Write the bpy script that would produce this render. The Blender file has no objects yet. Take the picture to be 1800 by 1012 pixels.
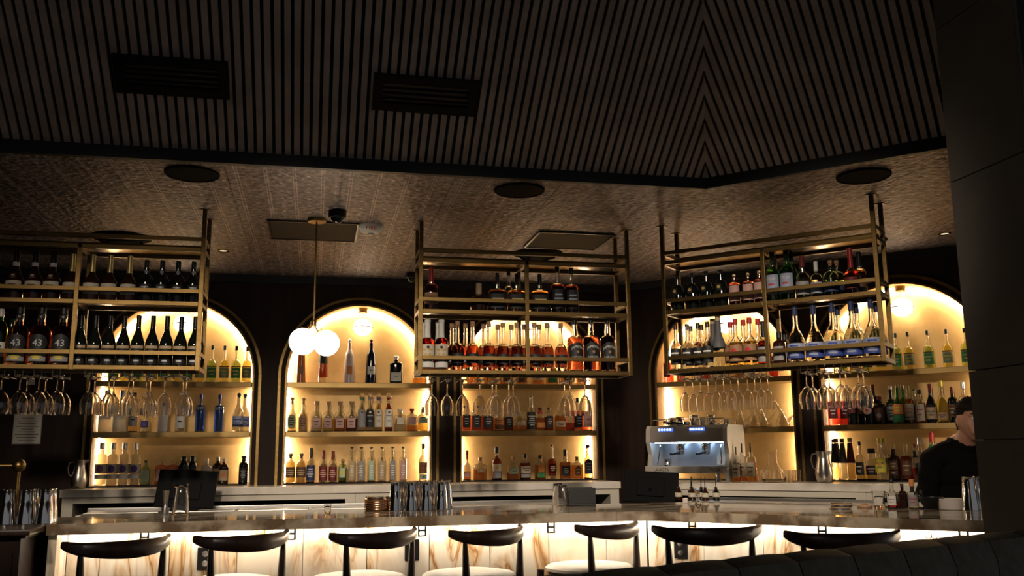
import bpy, bmesh, math, random
from mathutils import Vector, Matrix
random.seed(7)
SC = bpy.context.scene
COL = SC.collection
# ------------------------------------------------------------------ camera (solved from the photo's lines)
F, YAW, PITCH, ROLL, H = 1618.84, 0.208892, 0.179076, -0.008853, 1.40
FW = Vector((math.sin(YAW)*math.cos(PITCH), math.cos(YAW)*math.cos(PITCH), math.sin(PITCH)))
_rt = Vector((math.cos(YAW), -math.sin(YAW), 0)); _up = _rt.cross(FW)
RT = _rt*math.cos(ROLL) + _up*math.sin(ROLL)
UP = _up*math.cos(ROLL) - _rt*math.sin(ROLL)
CAM = Vector((0, 0, H))
cd = bpy.data.cameras.new('camera'); cam = bpy.data.objects.new('camera', cd); COL.objects.link(cam)
cd.sensor_width = 36; cd.lens = F/1800*36; cd.clip_start = .05; cd.clip_end = 60
cam.matrix_world = Matrix(((RT.x, UP.x, -FW.x, 0), (RT.y, UP.y, -FW.y, 0), (RT.z, UP.z, -FW.z, H), (0, 0, 0, 1)))
SC.camera = cam
# ------------------------------------------------------------------ light, exposure
w = bpy.data.worlds.new('world'); SC.world = w; w.use_nodes = True
w.node_tree.nodes['Background'].inputs[0].default_value = (.80, .78, .79, 1)
w.node_tree.nodes['Background'].inputs[1].default_value = .17
SC.view_settings.view_transform = 'Standard'; SC.view_settings.look = 'None'
SC.view_settings.gamma = 1; SC.view_settings.use_curve_mapping = False
SC.view_settings.exposure = 0.0
SC.cycles.use_denoising = True
SC.cycles.max_bounces = 24; SC.cycles.transmission_bounces = 24; SC.cycles.transparent_max_bounces = 16
SC.cycles.diffuse_bounces = 4; SC.cycles.glossy_bounces = 6
SC.cycles.caustics_reflective = False; SC.cycles.caustics_refractive = False
SC.cycles.sample_clamp_indirect = 4
LED_ARCH, LED_BAR, GLOBE_ARCH, GLOBE_PEND, SPOT = 102.0, 48.0, 8.0, 12.0, 560.0

def ray(x, y): return FW + RT*((x-900)/F) - UP*((y-506)/F)
def onz(x, y, z): d = ray(x, y); return CAM + d*((z-H)/d.z)
S2 = math.sqrt(.5)
def onrun(run, x, y, D):
    """pixel -> (along, depth, z) in the coordinates of the left ('L') or right ('R') run of the bar"""
    d = ray(x, y)
    if run == 'L':
        q = CAM + d*(D/d.y); return q.x, q.y, q.z
    q = CAM + d*(D/((d.x+d.y)*S2)); return (q.x-q.y)*S2, (q.x+q.y)*S2, q.z
def W(run, a, b, z):
    return Vector((a, b, z)) if run == 'L' else Vector(((a+b)*S2, (b-a)*S2, z))
def RZ(run): return 0.0 if run == 'L' else -math.pi/4

# ------------------------------------------------------------------ materials
MATS = {}
def mat(name, col=(.5, .5, .5), rough=.5, metal=0.0, trans=0.0, ior=1.45, emit=None, es=0.0, spec=None, coat=0.0):
    if name in MATS: return MATS[name]
    m = bpy.data.materials.new(name); m.use_nodes = True
    b = m.node_tree.nodes['Principled BSDF']
    b.inputs['Base Color'].default_value = (*col, 1); b.inputs['Roughness'].default_value = rough
    b.inputs['Metallic'].default_value = metal; b.inputs['IOR'].default_value = ior
    b.inputs['Transmission Weight'].default_value = trans; b.inputs['Coat Weight'].default_value = coat
    if spec is not None: b.inputs['Specular IOR Level'].default_value = spec
    if emit: b.inputs['Emission Color'].default_value = (*emit, 1); b.inputs['Emission Strength'].default_value = es
    MATS[name] = m; return m
def nodes(m): return m.node_tree.nodes, m.node_tree.links, m.node_tree.nodes['Principled BSDF']
def vary(m, scale, c1, c2, stretch=(1, 1, 1), detail=4, bump=0.0, p0=.35, p1=.65):
    """noise-driven two-tone colour (and fine relief) on a material"""
    n, l, b = nodes(m)
    tc = n.new('ShaderNodeTexCoord'); mp = n.new('ShaderNodeMapping'); mp.inputs['Scale'].default_value = stretch
    no = n.new('ShaderNodeTexNoise'); no.inputs['Scale'].default_value = scale; no.inputs['Detail'].default_value = detail
    cr = n.new('ShaderNodeValToRGB')
    cr.color_ramp.elements[0].position = p0; cr.color_ramp.elements[0].color = (*c1, 1)
    cr.color_ramp.elements[1].position = p1; cr.color_ramp.elements[1].color = (*c2, 1)
    l.new(tc.outputs['Object'], mp.inputs[0]); l.new(mp.outputs[0], no.inputs['Vector'])
    l.new(no.outputs['Fac'], cr.inputs[0]); l.new(cr.outputs[0], b.inputs['Base Color'])
    if bump:
        bp = n.new('ShaderNodeBump'); bp.inputs['Strength'].default_value = bump; bp.inputs['Distance'].default_value = .004
        l.new(no.outputs['Fac'], bp.inputs['Height']); l.new(bp.outputs[0], b.inputs['Normal'])
    return m
brass = vary(mat('brass', (.22, .14, .05), .36, 1.0), 6, (.19, .118, .038), (.25, .16, .057), (1, 1, 6))
rack_brass = vary(mat('rack_brass', (.14, .09, .033), .42, 1.0), 6, (.125, .078, .027), (.17, .108, .04), (1, 1, 6))
brass_dark = mat('bronze_mirror', (.24, .16, .07), .2, 1.0)
bronze_dull = mat('dull_bronze', (.022, .016, .009), .75, 0, spec=.12)
speaker_black = mat('speaker_black', (.006, .006, .006), .95, spec=.05)
gold_panel = vary(mat('gold_panel', (.58, .38, .14), .48, .3), 7, (.62, .375, .135), (.76, .485, .195), (1, 1, 1), 6, .08)
shelf_gold = vary(mat('shelf_brass', (.45, .3, .12), .36, .9), 5, (.28, .18, .065), (.35, .23, .09), (.3, 1, 1))
wood_dark = vary(mat('dark_walnut', (.03, .016, .01), .6, spec=.2), 9, (.014, .0066, .0045), (.027, .013, .009), (1, 1, .12), 6, .1)
ebony = vary(mat('ebonised_wood', (.022, .011, .008), .34), 14, (.020, .010, .008), (.042, .021, .015), (1, 6, 1), 4)
black = mat('black_paint', (.008, .008, .009), .5)
black_soft = mat('black_plastic', (.007, .007, .008), .4, spec=.3)
steel = mat('stainless_steel', (.45, .44, .43), .3, 1.0)
chrome = mat('polished_steel', (.72, .71, .7), .07, 1.0)
white_slab = vary(mat('pale_stone', (.62, .55, .46), .3), 5, (.68, .60, .50), (.82, .75, .66), (1, 1, 1), 6)
white_lac = mat('cream_lacquer', (.64, .58, .48), .45)
opal = mat('opal_glass', (.9, .88, .82), .3, emit=(1, .86, .62), es=GLOBE_ARCH)
opal_p = mat('opal_glass_pendant', (.9, .88, .82), .3, emit=(1, .88, .68), es=GLOBE_PEND)
led = mat('led_warm', (.9, .9, .85), .5, emit=(1, .83, .57), es=LED_ARCH)
led_bar = mat('led_bar', (.9, .9, .85), .5, emit=(1, .87, .68), es=LED_BAR)
led_blue = mat('led_cool', (.8, .9, 1), .5, emit=(.45, .68, 1), es=42)
lamp_dim = mat('downlight_glow', (.9, .8, .6), .5, emit=(1, .7, .4), es=1.6)
rubber = mat('rubber', (.015, .015, .015), .7)
paper = mat('paper', (.62, .58, .5), .7)

def marble():
    m = mat('veined_marble', (.8, .74, .64), .28); n, l, b = nodes(m)
    tc = n.new('ShaderNodeTexCoord'); mp = n.new('ShaderNodeMapping'); mp.inputs['Scale'].default_value = (2.2, 2.2, .55)
    mp.inputs['Rotation'].default_value = (0, .28, .4)
    n1 = n.new('ShaderNodeTexNoise'); n1.inputs['Scale'].default_value = 2.3; n1.inputs['Detail'].default_value = 8; n1.inputs['Distortion'].default_value = 1.4
    ab = n.new('ShaderNodeMath'); ab.operation = 'SUBTRACT'; ab.inputs[1].default_value = .5
    a2 = n.new('ShaderNodeMath'); a2.operation = 'ABSOLUTE'
    r1 = n.new('ShaderNodeValToRGB'); e = r1.color_ramp.elements
    e[0].position = 0; e[0].color = (.30, .13, .04, 1); e[1].position = .09; e[1].color = (.80, .72, .60, 1)
    k = r1.color_ramp.elements.new(.025); k.color = (.62, .43, .24, 1)
    n2 = n.new('ShaderNodeTexNoise'); n2.inputs['Scale'].default_value = 1.3; n2.inputs['Detail'].default_value = 5
    r2 = n.new('ShaderNodeValToRGB'); f = r2.color_ramp.elements
    f[0].position = .40; f[0].color = (0, 0, 0, 1); f[1].position = .54; f[1].color = (1, 1, 1, 1)
    n3 = n.new('ShaderNodeTexNoise'); n3.inputs['Scale'].default_value = 3.0; n3.inputs['Detail'].default_value = 6; n3.inputs['Distortion'].default_value = .8
    r3 = n.new('ShaderNodeValToRGB'); g = r3.color_ramp.elements
    g[0].position = .3; g[0].color = (.64, .52, .38, 1); g[1].position = .62; g[1].color = (.84, .78, .68, 1)
    mx = n.new('ShaderNodeMix'); mx.data_type = 'RGBA'
    for q in (n1, n2, n3): l.new(mp.outputs[0], q.inputs['Vector'])
    l.new(tc.outputs['Object'], mp.inputs[0]); l.new(n1.outputs['Fac'], ab.inputs[0]); l.new(ab.outputs[0], a2.inputs[0])
    l.new(a2.outputs[0], r1.inputs[0]); l.new(n2.outputs['Fac'], r2.inputs[0]); l.new(n3.outputs['Fac'], r3.inputs[0])
    l.new(r2.outputs[0], mx.inputs['Factor']); l.new(r3.outputs[0], mx.inputs[6]); l.new(r1.outputs[0], mx.inputs[7])
    l.new(mx.outputs[2], b.inputs['Base Color']); return m
marble_m = marble()
def marble_top():
    m = mat('polished_counter_stone', (.42, .32, .22), .07, coat=.4)
    vary(m, 3.4, (.15, .10, .06), (.52, .43, .32), (1.4, 2.4, 1.6), 9, 0, .40, .56); nodes(m)[2].inputs['Roughness'].default_value = .06; return m
counter_m = marble_top(); nodes(counter_m)[2].inputs['Coat Weight'].default_value = 0; nodes(counter_m)[2].inputs['Specular IOR Level'].default_value = .32
def tin():
    m = mat('pressed_tin', (.20, .13, .1), .5, .5); n, l, b = nodes(m)
    tc = n.new('ShaderNodeTexCoord'); sp = n.new('ShaderNodeSeparateXYZ'); l.new(tc.outputs['Object'], sp.inputs[0])
    def M(op, a, bb=None, c=None):
        q = n.new('ShaderNodeMath'); q.operation = op
        for i, v in enumerate((a, bb, c)):
            if v is None: continue
            if isinstance(v, (int, float)): q.inputs[i].default_value = v
            else: l.new(v, q.inputs[i])
        return q.outputs[0]
    px = M('PINGPONG', sp.outputs[0], .0762)                       # pressed double bead every 152 mm
    py = M('PINGPONG', sp.outputs[1], .0762)
    d1 = M('LESS_THAN', M('ABSOLUTE', M('SUBTRACT', px, .0075)), .0030)
    vo = n.new('ShaderNodeTexVoronoi'); vo.inputs['Scale'].default_value = 26; l.new(tc.outputs['Object'], vo.inputs['Vector'])
    no = n.new('ShaderNodeTexNoise'); no.inputs['Scale'].default_value = 48; no.inputs['Detail'].default_value = 3; l.new(tc.outputs['Object'], no.inputs['Vector'])
    cx = M('SUBTRACT', px, .0762); cy = M('SUBTRACT', py, .0762)
    rr = M('SQRT', M('ADD', M('MULTIPLY', cx, cx), M('MULTIPLY', cy, cy)))
    boss = M('LESS_THAN', rr, .011)
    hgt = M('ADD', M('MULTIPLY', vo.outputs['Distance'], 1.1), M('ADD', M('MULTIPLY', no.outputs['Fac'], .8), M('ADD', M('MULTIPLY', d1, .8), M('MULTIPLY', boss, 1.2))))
    bp = n.new('ShaderNodeBump'); bp.inputs['Strength'].default_value = .9; bp.inputs['Distance'].default_value = .006
    l.new(hgt, bp.inputs['Height']); l.new(bp.outputs[0], b.inputs['Normal'])
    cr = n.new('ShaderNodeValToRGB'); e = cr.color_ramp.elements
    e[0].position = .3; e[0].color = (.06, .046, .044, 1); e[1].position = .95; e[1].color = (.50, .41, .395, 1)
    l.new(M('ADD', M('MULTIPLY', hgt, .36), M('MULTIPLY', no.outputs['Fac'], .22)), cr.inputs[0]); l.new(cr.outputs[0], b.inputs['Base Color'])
    return m
tin_m = tin()

# ------------------------------------------------------------------ mesh helpers
def link(o, parent=None):
    COL.objects.link(o)
    if parent is not None: o.parent = parent
    return o
def empty(name, loc=(0, 0, 0), rz=0.0, scale=None):
    o = bpy.data.objects.new(name, None); COL.objects.link(o); o.location = loc; o.rotation_euler = (0, 0, rz)
    o.empty_display_size = .05
    if scale: o.scale = scale
    return o
def tag(o, label=None, cat=None, group=None, kind=None):
    if label: o['label'] = label
    if cat: o['category'] = cat
    if group: o['group'] = group
    if kind: o['kind'] = kind
    return o
class MB:
    def __init__(s): s.v = []; s.f = []; s.sm = []
    def add(s, v, f, smooth=False):
        k = len(s.v); s.v += [tuple(q) for q in v]; s.f += [tuple(i+k for i in q) for q in f]; s.sm += [smooth]*len(f); return s
    def box(s, x0, x1, y0, y1, z0, z1):
        v = [(x, y, z) for z in (z0, z1) for y in (y0, y1) for x in (x0, x1)]
        return s.add(v, [(0, 2, 3, 1), (4, 5, 7, 6), (0, 1, 5, 4), (2, 6, 7, 3), (0, 4, 6, 2), (1, 3, 7, 5)])
    def bev(s, x0, x1, y0, y1, z0, z1, c):
        """box with chamfered edges"""
        c = min(c, (x1-x0)/2.01, (y1-y0)/2.01, (z1-z0)/2.01)
        bm = bmesh.new(); bmesh.ops.create_cube(bm, size=1)
        for q in bm.verts: q.co = Vector(((x0+x1)/2+q.co.x*(x1-x0), (y0+y1)/2+q.co.y*(y1-y0), (z0+z1)/2+q.co.z*(z1-z0)))
        bmesh.ops.bevel(bm, geom=bm.edges[:], offset=c, segments=2, profile=.6, affect='EDGES')
        bm.verts.index_update(); s.add([q.co[:] for q in bm.verts], [[q.index for q in f.verts] for f in bm.faces]); bm.free(); return s
    def lathe(s, prof, seg=20, c=(0, 0, 0), sx=1.0, sy=1.0, ex=2.0, cap0=True, cap1=True, smooth=True):
        """profile (r,z) revolved; ex>2 squares the section"""
        v = []; f = []
        for r, z in prof:
            for k in range(seg):
                a = 2*math.pi*(k+.5)/seg; ca, sa = math.cos(a), math.sin(a)
                g = (abs(ca)**ex+abs(sa)**ex)**(-1/ex)
                v.append((c[0]+r*sx*ca*g, c[1]+r*sy*sa*g, c[2]+z))
        n = len(prof)
        for i in range(n-1):
            for k in range(seg):
                k2 = (k+1) % seg; f.append((i*seg+k, i*seg+k2, (i+1)*seg+k2, (i+1)*seg+k))
        if cap0: f.append(tuple(range(seg))[::-1])
        if cap1: f.append(tuple((n-1)*seg+k for k in range(seg)))
        return s.add(v, f, smooth)
    def tube(s, path, r, seg=8, caps=True, smooth=True):
        """round bar along a path; r is a number or one per point"""
        P = [Vector(p) for p in path]; R = r if isinstance(r, (list, tuple)) else [r]*len(P)
        v = []; f = []; up = None
        for i, p in enumerate(P):
            t = (P[min(i+1, len(P)-1)]-P[max(i-1, 0)]).normalized()
            if up is None: up = Vector((0, 0, 1)) if abs(t.z) < .9 else Vector((0, 1, 0))
            a = t.cross(up)
            if a.length < 1e-6: a = t.cross(Vector((1, 0, 0)))
            a.normalize(); b = a.cross(t); up = b
            for k in range(seg):
                q = 2*math.pi*k/seg; v.append(p+a*(R[i]*math.cos(q))+b*(R[i]*math.sin(q)))
        for i in range(len(P)-1):
            for k in range(seg):
                k2 = (k+1) % seg; f.append((i*seg+k, (i+1)*seg+k, (i+1)*seg+k2, i*seg+k2))
        if caps: f.append(tuple(range(seg))); f.append(tuple((len(P)-1)*seg+k for k in range(seg))[::-1])
        return s.add(v, f, smooth)
    def sphere(s, c, r, seg=16, rings=10, sc=(1, 1, 1)):
        pr = [(max(1e-4, r*math.sin(math.pi*i/rings)), -r*math.cos(math.pi*i/rings)) for i in range(rings+1)]
        k = len(s.v); s.lathe(pr, seg, (0, 0, 0))
        s.v[k:] = [(c[0]+x*sc[0], c[1]+y*sc[1], c[2]+z*sc[2]) for x, y, z in s.v[k:]]; return s
    def prism(s, poly, a, b, axis='y', smooth=False):
        """closed 2-D outline extruded from a to b along an axis"""
        def P(u, v, t): return {'y': (u, t, v), 'x': (t, u, v), 'z': (u, v, t)}[axis]
        n = len(poly); v = [P(u, q, a) for u, q in poly]+[P(u, q, b) for u, q in poly]
        f = [(i, (i+1) % n, n+(i+1) % n, n+i) for i in range(n)]
        return s.add(v, f+[tuple(range(n))[::-1], tuple(range(n, 2*n))], smooth)
    def strip(s, A, B, smooth=False):
        """quads between two equally long point lists"""
        n = len(A); return s.add(list(A)+list(B), [(i, i+1, n+i+1, n+i) for i in range(n-1)], smooth)
    def data(s, name, m):
        me = bpy.data.meshes.new(name); me.from_pydata(s.v, [], s.f); me.materials.append(m)
        bm = bmesh.new(); bm.from_mesh(me); bmesh.ops.recalc_face_normals(bm, faces=bm.faces[:]); bm.to_mesh(me); bm.free()
        me.polygons.foreach_set('use_smooth', s.sm); me.update()
        if any(s.sm): me.set_sharp_from_angle(angle=math.radians(38))
        return me
    def build(s, name, m, parent=None):
        return link(bpy.data.objects.new(name, s.data(name, m)), parent)
def put(name, me, parent=None, loc=(0, 0, 0), rz=0):
    o = link(bpy.data.objects.new(name, me), parent); o.location = loc; o.rotation_euler = (0, 0, rz); return o
def copy_tree(o, parent=None):
    c = o.copy(); COL.objects.link(c); c.parent = parent
    for ch in o.children: copy_tree(ch, c)
    return c
_TX = {}
def text_geo(t):
    """flat lettering as (verts, faces), height of capitals = 1, centred"""
    if t in _TX: return _TX[t]
    cu = bpy.data.curves.new('lettering', 'FONT'); cu.body = t; cu.resolution_u = 2; cu.align_x = 'CENTER'; cu.align_y = 'CENTER'
    o = bpy.data.objects.new('lettering', cu); COL.objects.link(o)
    dg = bpy.context.evaluated_depsgraph_get(); me = bpy.data.meshes.new_from_object(o.evaluated_get(dg))
    v = [x.co.copy() for x in me.vertices]; f = [tuple(p.vertices) for p in me.polygons]
    bpy.data.objects.remove(o); bpy.data.curves.remove(cu); bpy.data.meshes.remove(me)
    y0 = min(q.y for q in v); y1 = max(q.y for q in v); x0 = min(q.x for q in v); x1 = max(q.x for q in v); k = 1/(y1-y0)
    v = [((q.x-(x0+x1)/2)*k, (q.y-(y0+y1)/2)*k) for q in v]
    _TX[t] = (v, f); return _TX[t]
def text_on(mb, t, h, c, wid=None, cyl=None, arch=0.0):
    """lettering facing -y at c; wraps round a vertical cylinder of radius cyl centred on x=0,y=0"""
    v, f = text_geo(t); wx = max(q[0] for q in v)*2; k = h if wid is None else wid/wx; out = []
    for x, y in v:
        X = x*k; Z = c[2]+y*h-arch*(X*X)
        if cyl: a = X/cyl; out.append((math.sin(a)*cyl+c[0], -math.cos(a)*cyl, Z))
        else: out.append((c[0]+X, c[1], Z))
    mb.add(out, f)
ORD = 'zero first second third fourth fifth sixth seventh eighth ninth tenth eleventh twelfth thirteenth fourteenth'.split()
NUM = 'zero one two three four five six seven eight nine ten eleven twelve thirteen fourteen'.split()
REG = []
def reg(o, desc, place, cat, px):
    o['category'] = cat; REG.append((o, desc, place, px))
def finish_labels():
    """each label singles its thing out: a look that occurs once, else its order in the row"""
    g = {}
    for r in REG: g.setdefault((r[1], r[2]), []).append(r)
    for (desc, place), rs in g.items():
        rs.sort(key=lambda r: r[3])
        for i, r in enumerate(rs):
            if len(rs) == 1: r[0]['label'] = f'{desc}, {place}'
            elif len(rs) == 2: r[0]['label'] = f'{desc}, {"left" if i == 0 else "right"} one of two, {place}'
            else: r[0]['label'] = f'{desc}, {ORD[i+1]} of {NUM[len(rs)]} from left, {place}'
            if len(rs) > 1: r[0]['group'] = f'{desc}, {place}'
# ================================================================== the setting
WALL = {'L': 7.9, 'R': 7.45}           # plane of the arched wall in each run
ZC = 2.9                               # tin ceiling
ZB = 1.175                             # back-bar worktop
def struct(o): o['kind'] = 'structure'; return o
struct(MB().box(-4.4, 6.4, -2.5, 9.2, -.05, 0).build('floor', vary(mat('dark_oak_floor', (.05, .035, .025), .4), 4, (.035, .024, .017), (.07, .05, .036), (8, 1, 1))))
struct(MB().box(-4.4, -4.3, -2.5, 8.2, 0, 3.9).build('wall_left', mat('charcoal_wall', (.02, .018, .017), .7)))
struct(MB().box(-4.4, 6.4, -2.5, 3.85, 3.722, 3.8).build('ceiling_dining', mat('dark_ceiling', (.03, .028, .027), .8)))
NICHES = [('L', -1.125, .60), ('L', .353, .60), ('L', 1.823, .60), ('R', -2.755, .585), ('R', -1.335, .60)]
ZS = .89                               # springing above the worktop
def arcpts(R, z0=0.0, seg=28):
    p = [(-R, z0)]+[(-R*math.cos(math.pi*i/seg), ZS+R*math.sin(math.pi*i/seg)) for i in range(seg+1)]+[(R, z0)]
    return p
def back_wall(run, a0, a1, name):
    b = WALL[run]; mb = MB(); cuts = [(c-h, c+h, c, h) for r, c, h in NICHES if r == run]; x = a0
    T = lambda a, z, d=0: W(run, a, b+d, z)
    for l, r, c, h in cuts:
        mb.add([T(x, 0), T(l, 0), T(l, ZC+.1), T(x, ZC+.1)], [(0, 1, 2, 3)])
        mb.add([T(l, 0), T(r, 0), T(r, ZB), T(l, ZB)], [(0, 1, 2, 3)])
        p = arcpts(h)[1:-1]
        mb.strip([T(c+u, ZB+v) for u, v in p], [T(c+u, ZC+.1) for u, v in p]); x = r
    mb.add([T(x, 0), T(a1, 0), T(a1, ZC+.1), T(x, ZC+.1)], [(0, 1, 2, 3)])
    return struct(mb.build(name, wood_dark))
XCW = WALL['R']*math.sqrt(2)-WALL['L']
back_wall('L', -4.3, XCW, 'wall_back_left'); back_wall('R', (XCW-7.9)*S2, 1.2, 'wall_back_right')
# flat pilaster boards between the arches and the dark valance under the ceiling
for run, a0, a1 in (('L', -4.3, XCW+.02), ('R', (XCW-7.9)*S2-.02, 1.2)):
    mb = MB().box(a0, a1, -.07, -.002, 2.835, ZC); o = mb.build('trim_valance_'+('left' if run == 'L' else 'right'), black); o.location = W(run, 0, WALL[run], 0); o.rotation_euler = (0, 0, RZ(run)); struct(o)

# ------------------------------------------------------------------ arched shelving niches
ANAME = ['leftmost arch', 'arch behind twin-globe pendant', 'arch left of dark corner', 'arch behind coffee machine', 'arch behind the bartender']
def ring(mb, r1, r2, yf, yb):
    A = arcpts(r1); B = arcpts(r2)
    f = lambda p, y: [(u, y, v) for u, v in p]
    mb.strip(f(A, yf), f(B, yf)); mb.strip(f(A, yf), f(A, yb)); mb.strip(f(B, yf), f(B, yb)); return mb
SHELF = (.835, .43)                    # shelf tops above the worktop (2.01 m and 1.605 m)
DEP = .22
for i, (run, c, h) in enumerate(NICHES):
    r = empty('arched_niche', W(run, c, WALL[run], ZB), RZ(run))
    tag(r, f'gold-backed lit shelving niche, {ANAME[i]}', 'niche', 'arched shelving niches')
    p = arcpts(h); mb = MB().strip([(u, DEP, 0) for u, v in p], [(u, DEP, v) for u, v in p]); mb.build('back_panel', gold_panel, r)
    MB().strip([(u, 0, v) for u, v in p], [(u, DEP, v) for u, v in p], True).build('reveal', gold_panel, r)
    ring(MB(), h, h+.015, -.012, .01).build('inner_trim', brass, r)
    ring(MB(), h+.015, h+.05, -.004, .0).build('frame_band', wood_dark, r)
    ring(MB(), h+.05, h+.072, -.018, .0).build('outer_trim', brass, r)
    MB().bev(-h, h, -.02, DEP, .001, .011, .003).build('ledge', wood_dark, r)
    for k, zt in enumerate(SHELF):
        x0 = -h+.002
        if i == 3 and k == 1: x0 = .075
        MB().bev(x0, h-.002, -.006, DEP-.001, zt-.045, zt, .004).build('shelf', shelf_gold, r)
    t = .004
    for s in (-1, 1):
        for z0, z1 in ((.02, SHELF[1]-.05), (SHELF[1]+.01, SHELF[0]-.05)):
            MB().box(min(s*(h-t), s*(h-t-.004)), max(s*(h-t), s*(h-t-.004)), DEP-.032, DEP-.006, z0, z1).build('led_strip', led, r)
    q = [(u, v) for u, v in arcpts(h-.006) if v >= SHELF[0]+.0]; q = [(-h+.006, SHELF[0]+.01)]+q+[(h-.006, SHELF[0]+.01)]
    MB().strip([(u, DEP-.032, v) for u, v in q], [(u, DEP-.006, v) for u, v in q]).build('led_strip', led, r)
    # hanging schoolhouse globe
    g = empty('globe_lamp', W(run, c+.02, WALL[run]+.115, ZB+ZS+h-.002), RZ(run))
    tag(g, f'opal globe lamp on three wires, {ANAME[i]}', 'lamp', 'globe lamps in the arches')
    MB().lathe([(.038, 0), (.040, -.006), (.040, -.036), (.036, -.040), (.012, -.044)][::-1], 20).build('canopy', brass, g)
    for k in range(3):
        a = 2*math.pi*k/3+.5; ca, sa = math.cos(a), math.sin(a)
        MB().tube([(.03*ca, .03*sa, -.04), (.045*ca, .045*sa, -.09), (.084*ca, .084*sa, -.165)], .0016, 5).build('wire', ebony, g)
    MB().lathe([(.079, -.004), (.086, -.004), (.086, .004), (.079, .004), (.079, -.004)], 28, (0, 0, -.165), cap0=False, cap1=False).build('band', brass, g)
    MB().sphere((0, 0, -.165), .080, 24, 14, (1, 1, .92)).build('globe', opal, g)

# ------------------------------------------------------------------ pressed-tin ceiling, soffit, slats
YB, NB = 4.81, 4.938; XB = NB*math.sqrt(2)-YB
def clip(poly, f):
    out = []
    for i in range(len(poly)):
        a, b = poly[i], poly[(i+1) % len(poly)]; fa, fb = f(a), f(b)
        if fa >= 0: out.append(a)
        if fa*fb < 0: t = fa/(fa-fb); out.append((a[0]+(b[0]-a[0])*t, a[1]+(b[1]-a[1])*t))
    return out
ceil = struct(MB().add([(-4.3, YB, ZC+.03), (XB, YB, ZC+.03), (*W('R', 1.2, NB, 0)[:2], ZC+.03), (*W('R', 1.2, 7.45, 0)[:2], ZC+.03), (XCW, 7.9, ZC+.03), (-4.3, 7.9, ZC+.03)], [(0, 1, 4, 5), (1, 2, 3, 4)]).build('ceiling_tin', black))
T = .61
for ix in range(-8, 10):
    for iy in range(-7, 6):
        x0, y0 = .1+ix*T, YB+iy*T; g = .0015
        p = [(x0+g, y0+g), (x0+T-g, y0+g), (x0+T-g, y0+T-g), (x0+g, y0+T-g)]
        p = clip(p, lambda q: q[0]+4.295); p = clip(p, lambda q: 7.895-q[1]) if p else p
        p = clip(p, lambda q: 7.445-(q[0]+q[1])*S2) if p else p
        if iy < 0 and p: p = clip(p, lambda q: (q[0]+q[1])*S2-NB-.001)
        p = clip(p, lambda q: 1.1-(q[0]-q[1])*S2) if p else p
        if len(p) < 3: continue
        area = abs(sum(p[k][0]*p[(k+1) % len(p)][1]-p[(k+1) % len(p)][0]*p[k][1] for k in range(len(p))))/2
        if area < .004: continue
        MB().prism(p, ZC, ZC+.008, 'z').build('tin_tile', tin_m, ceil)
PHI = math.radians(37); TP = math.tan(PHI); ZS0 = 2.965; DMAX = 1.0
slat_m = vary(mat('oak_slat', (.17, .12, .085), .6), 5, (.31, .25, .215), (.42, .35, .31), (1, 1, 1), 5)
soff = {}
for run, b0, side in (('L', YB, 'left'), ('R', NB, 'right')):
    cpos = XB if run == 'L' else (XB-YB)*S2; sg = -1 if run == 'L' else 1
    far = -4.3 if run == 'L' else -.36
    P3 = lambda a, d, up=0.0: (a, b0-d-up*math.sin(PHI), ZS0+d*TP-up*math.cos(PHI))
    mb = MB().add([P3(far, 0), P3(cpos, 0), P3(cpos+sg*.4142*DMAX, DMAX), P3(far, DMAX)], [(0, 1, 2, 3)])
    so = mb.build('ceiling_soffit_'+side, mat('soffit_black', (.006, .005, .005), .8)); so.rotation_euler = (0, 0, RZ(run)); struct(so); soff[run] = so
    wd, pitch = .0295, .0468; n = int((abs(far-cpos))/pitch)
    if run == 'L': n = min(n, 100)
    for k in range(n):
        e0 = cpos+sg*(.004+k*pitch); e1 = e0+sg*wd
        d0 = min(DMAX, abs(e0-cpos)/.4142); d1 = min(DMAX, abs(e1-cpos)/.4142)
        s0 = s1 = 0.0
        v = [P3(e0, s0, 0), P3(e1, s1, 0), P3(e1, d1, 0), P3(e0, d0, 0), P3(e0, s0, .02), P3(e1, s1, .02), P3(e1, d1, .02), P3(e0, d0, .02)]
        MB().add(v, [(0, 1, 2, 3), (4, 5, 6, 7), (0, 1, 5, 4), (1, 2, 6, 5), (2, 3, 7, 6), (3, 0, 4, 7)]).build('slat', slat_m, so)
    mb = MB()
    q = sorted((-4.3 if run == 'L' else -.45, cpos))
    mb.add([(q[0], b0-.03, ZC-.002), (q[1], b0-.03, ZC-.002), (q[1], b0+.004, ZC-.002), (q[0], b0+.004, ZC-.002), (q[0], b0-.03, ZS0+.01), (q[1], b0-.03, ZS0+.01), (q[1], b0+.004, ZS0+.01), (q[0], b0+.004, ZS0+.01)], [(0, 1, 2, 3), (4, 5, 6, 7), (0, 1, 5, 4), (1, 2, 6, 5), (2, 3, 7, 6), (3, 0, 4, 7)])
    t = struct(mb.build('trim_soffit_'+side, black)); t.rotation_euler = (0, 0, RZ(run))
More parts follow.
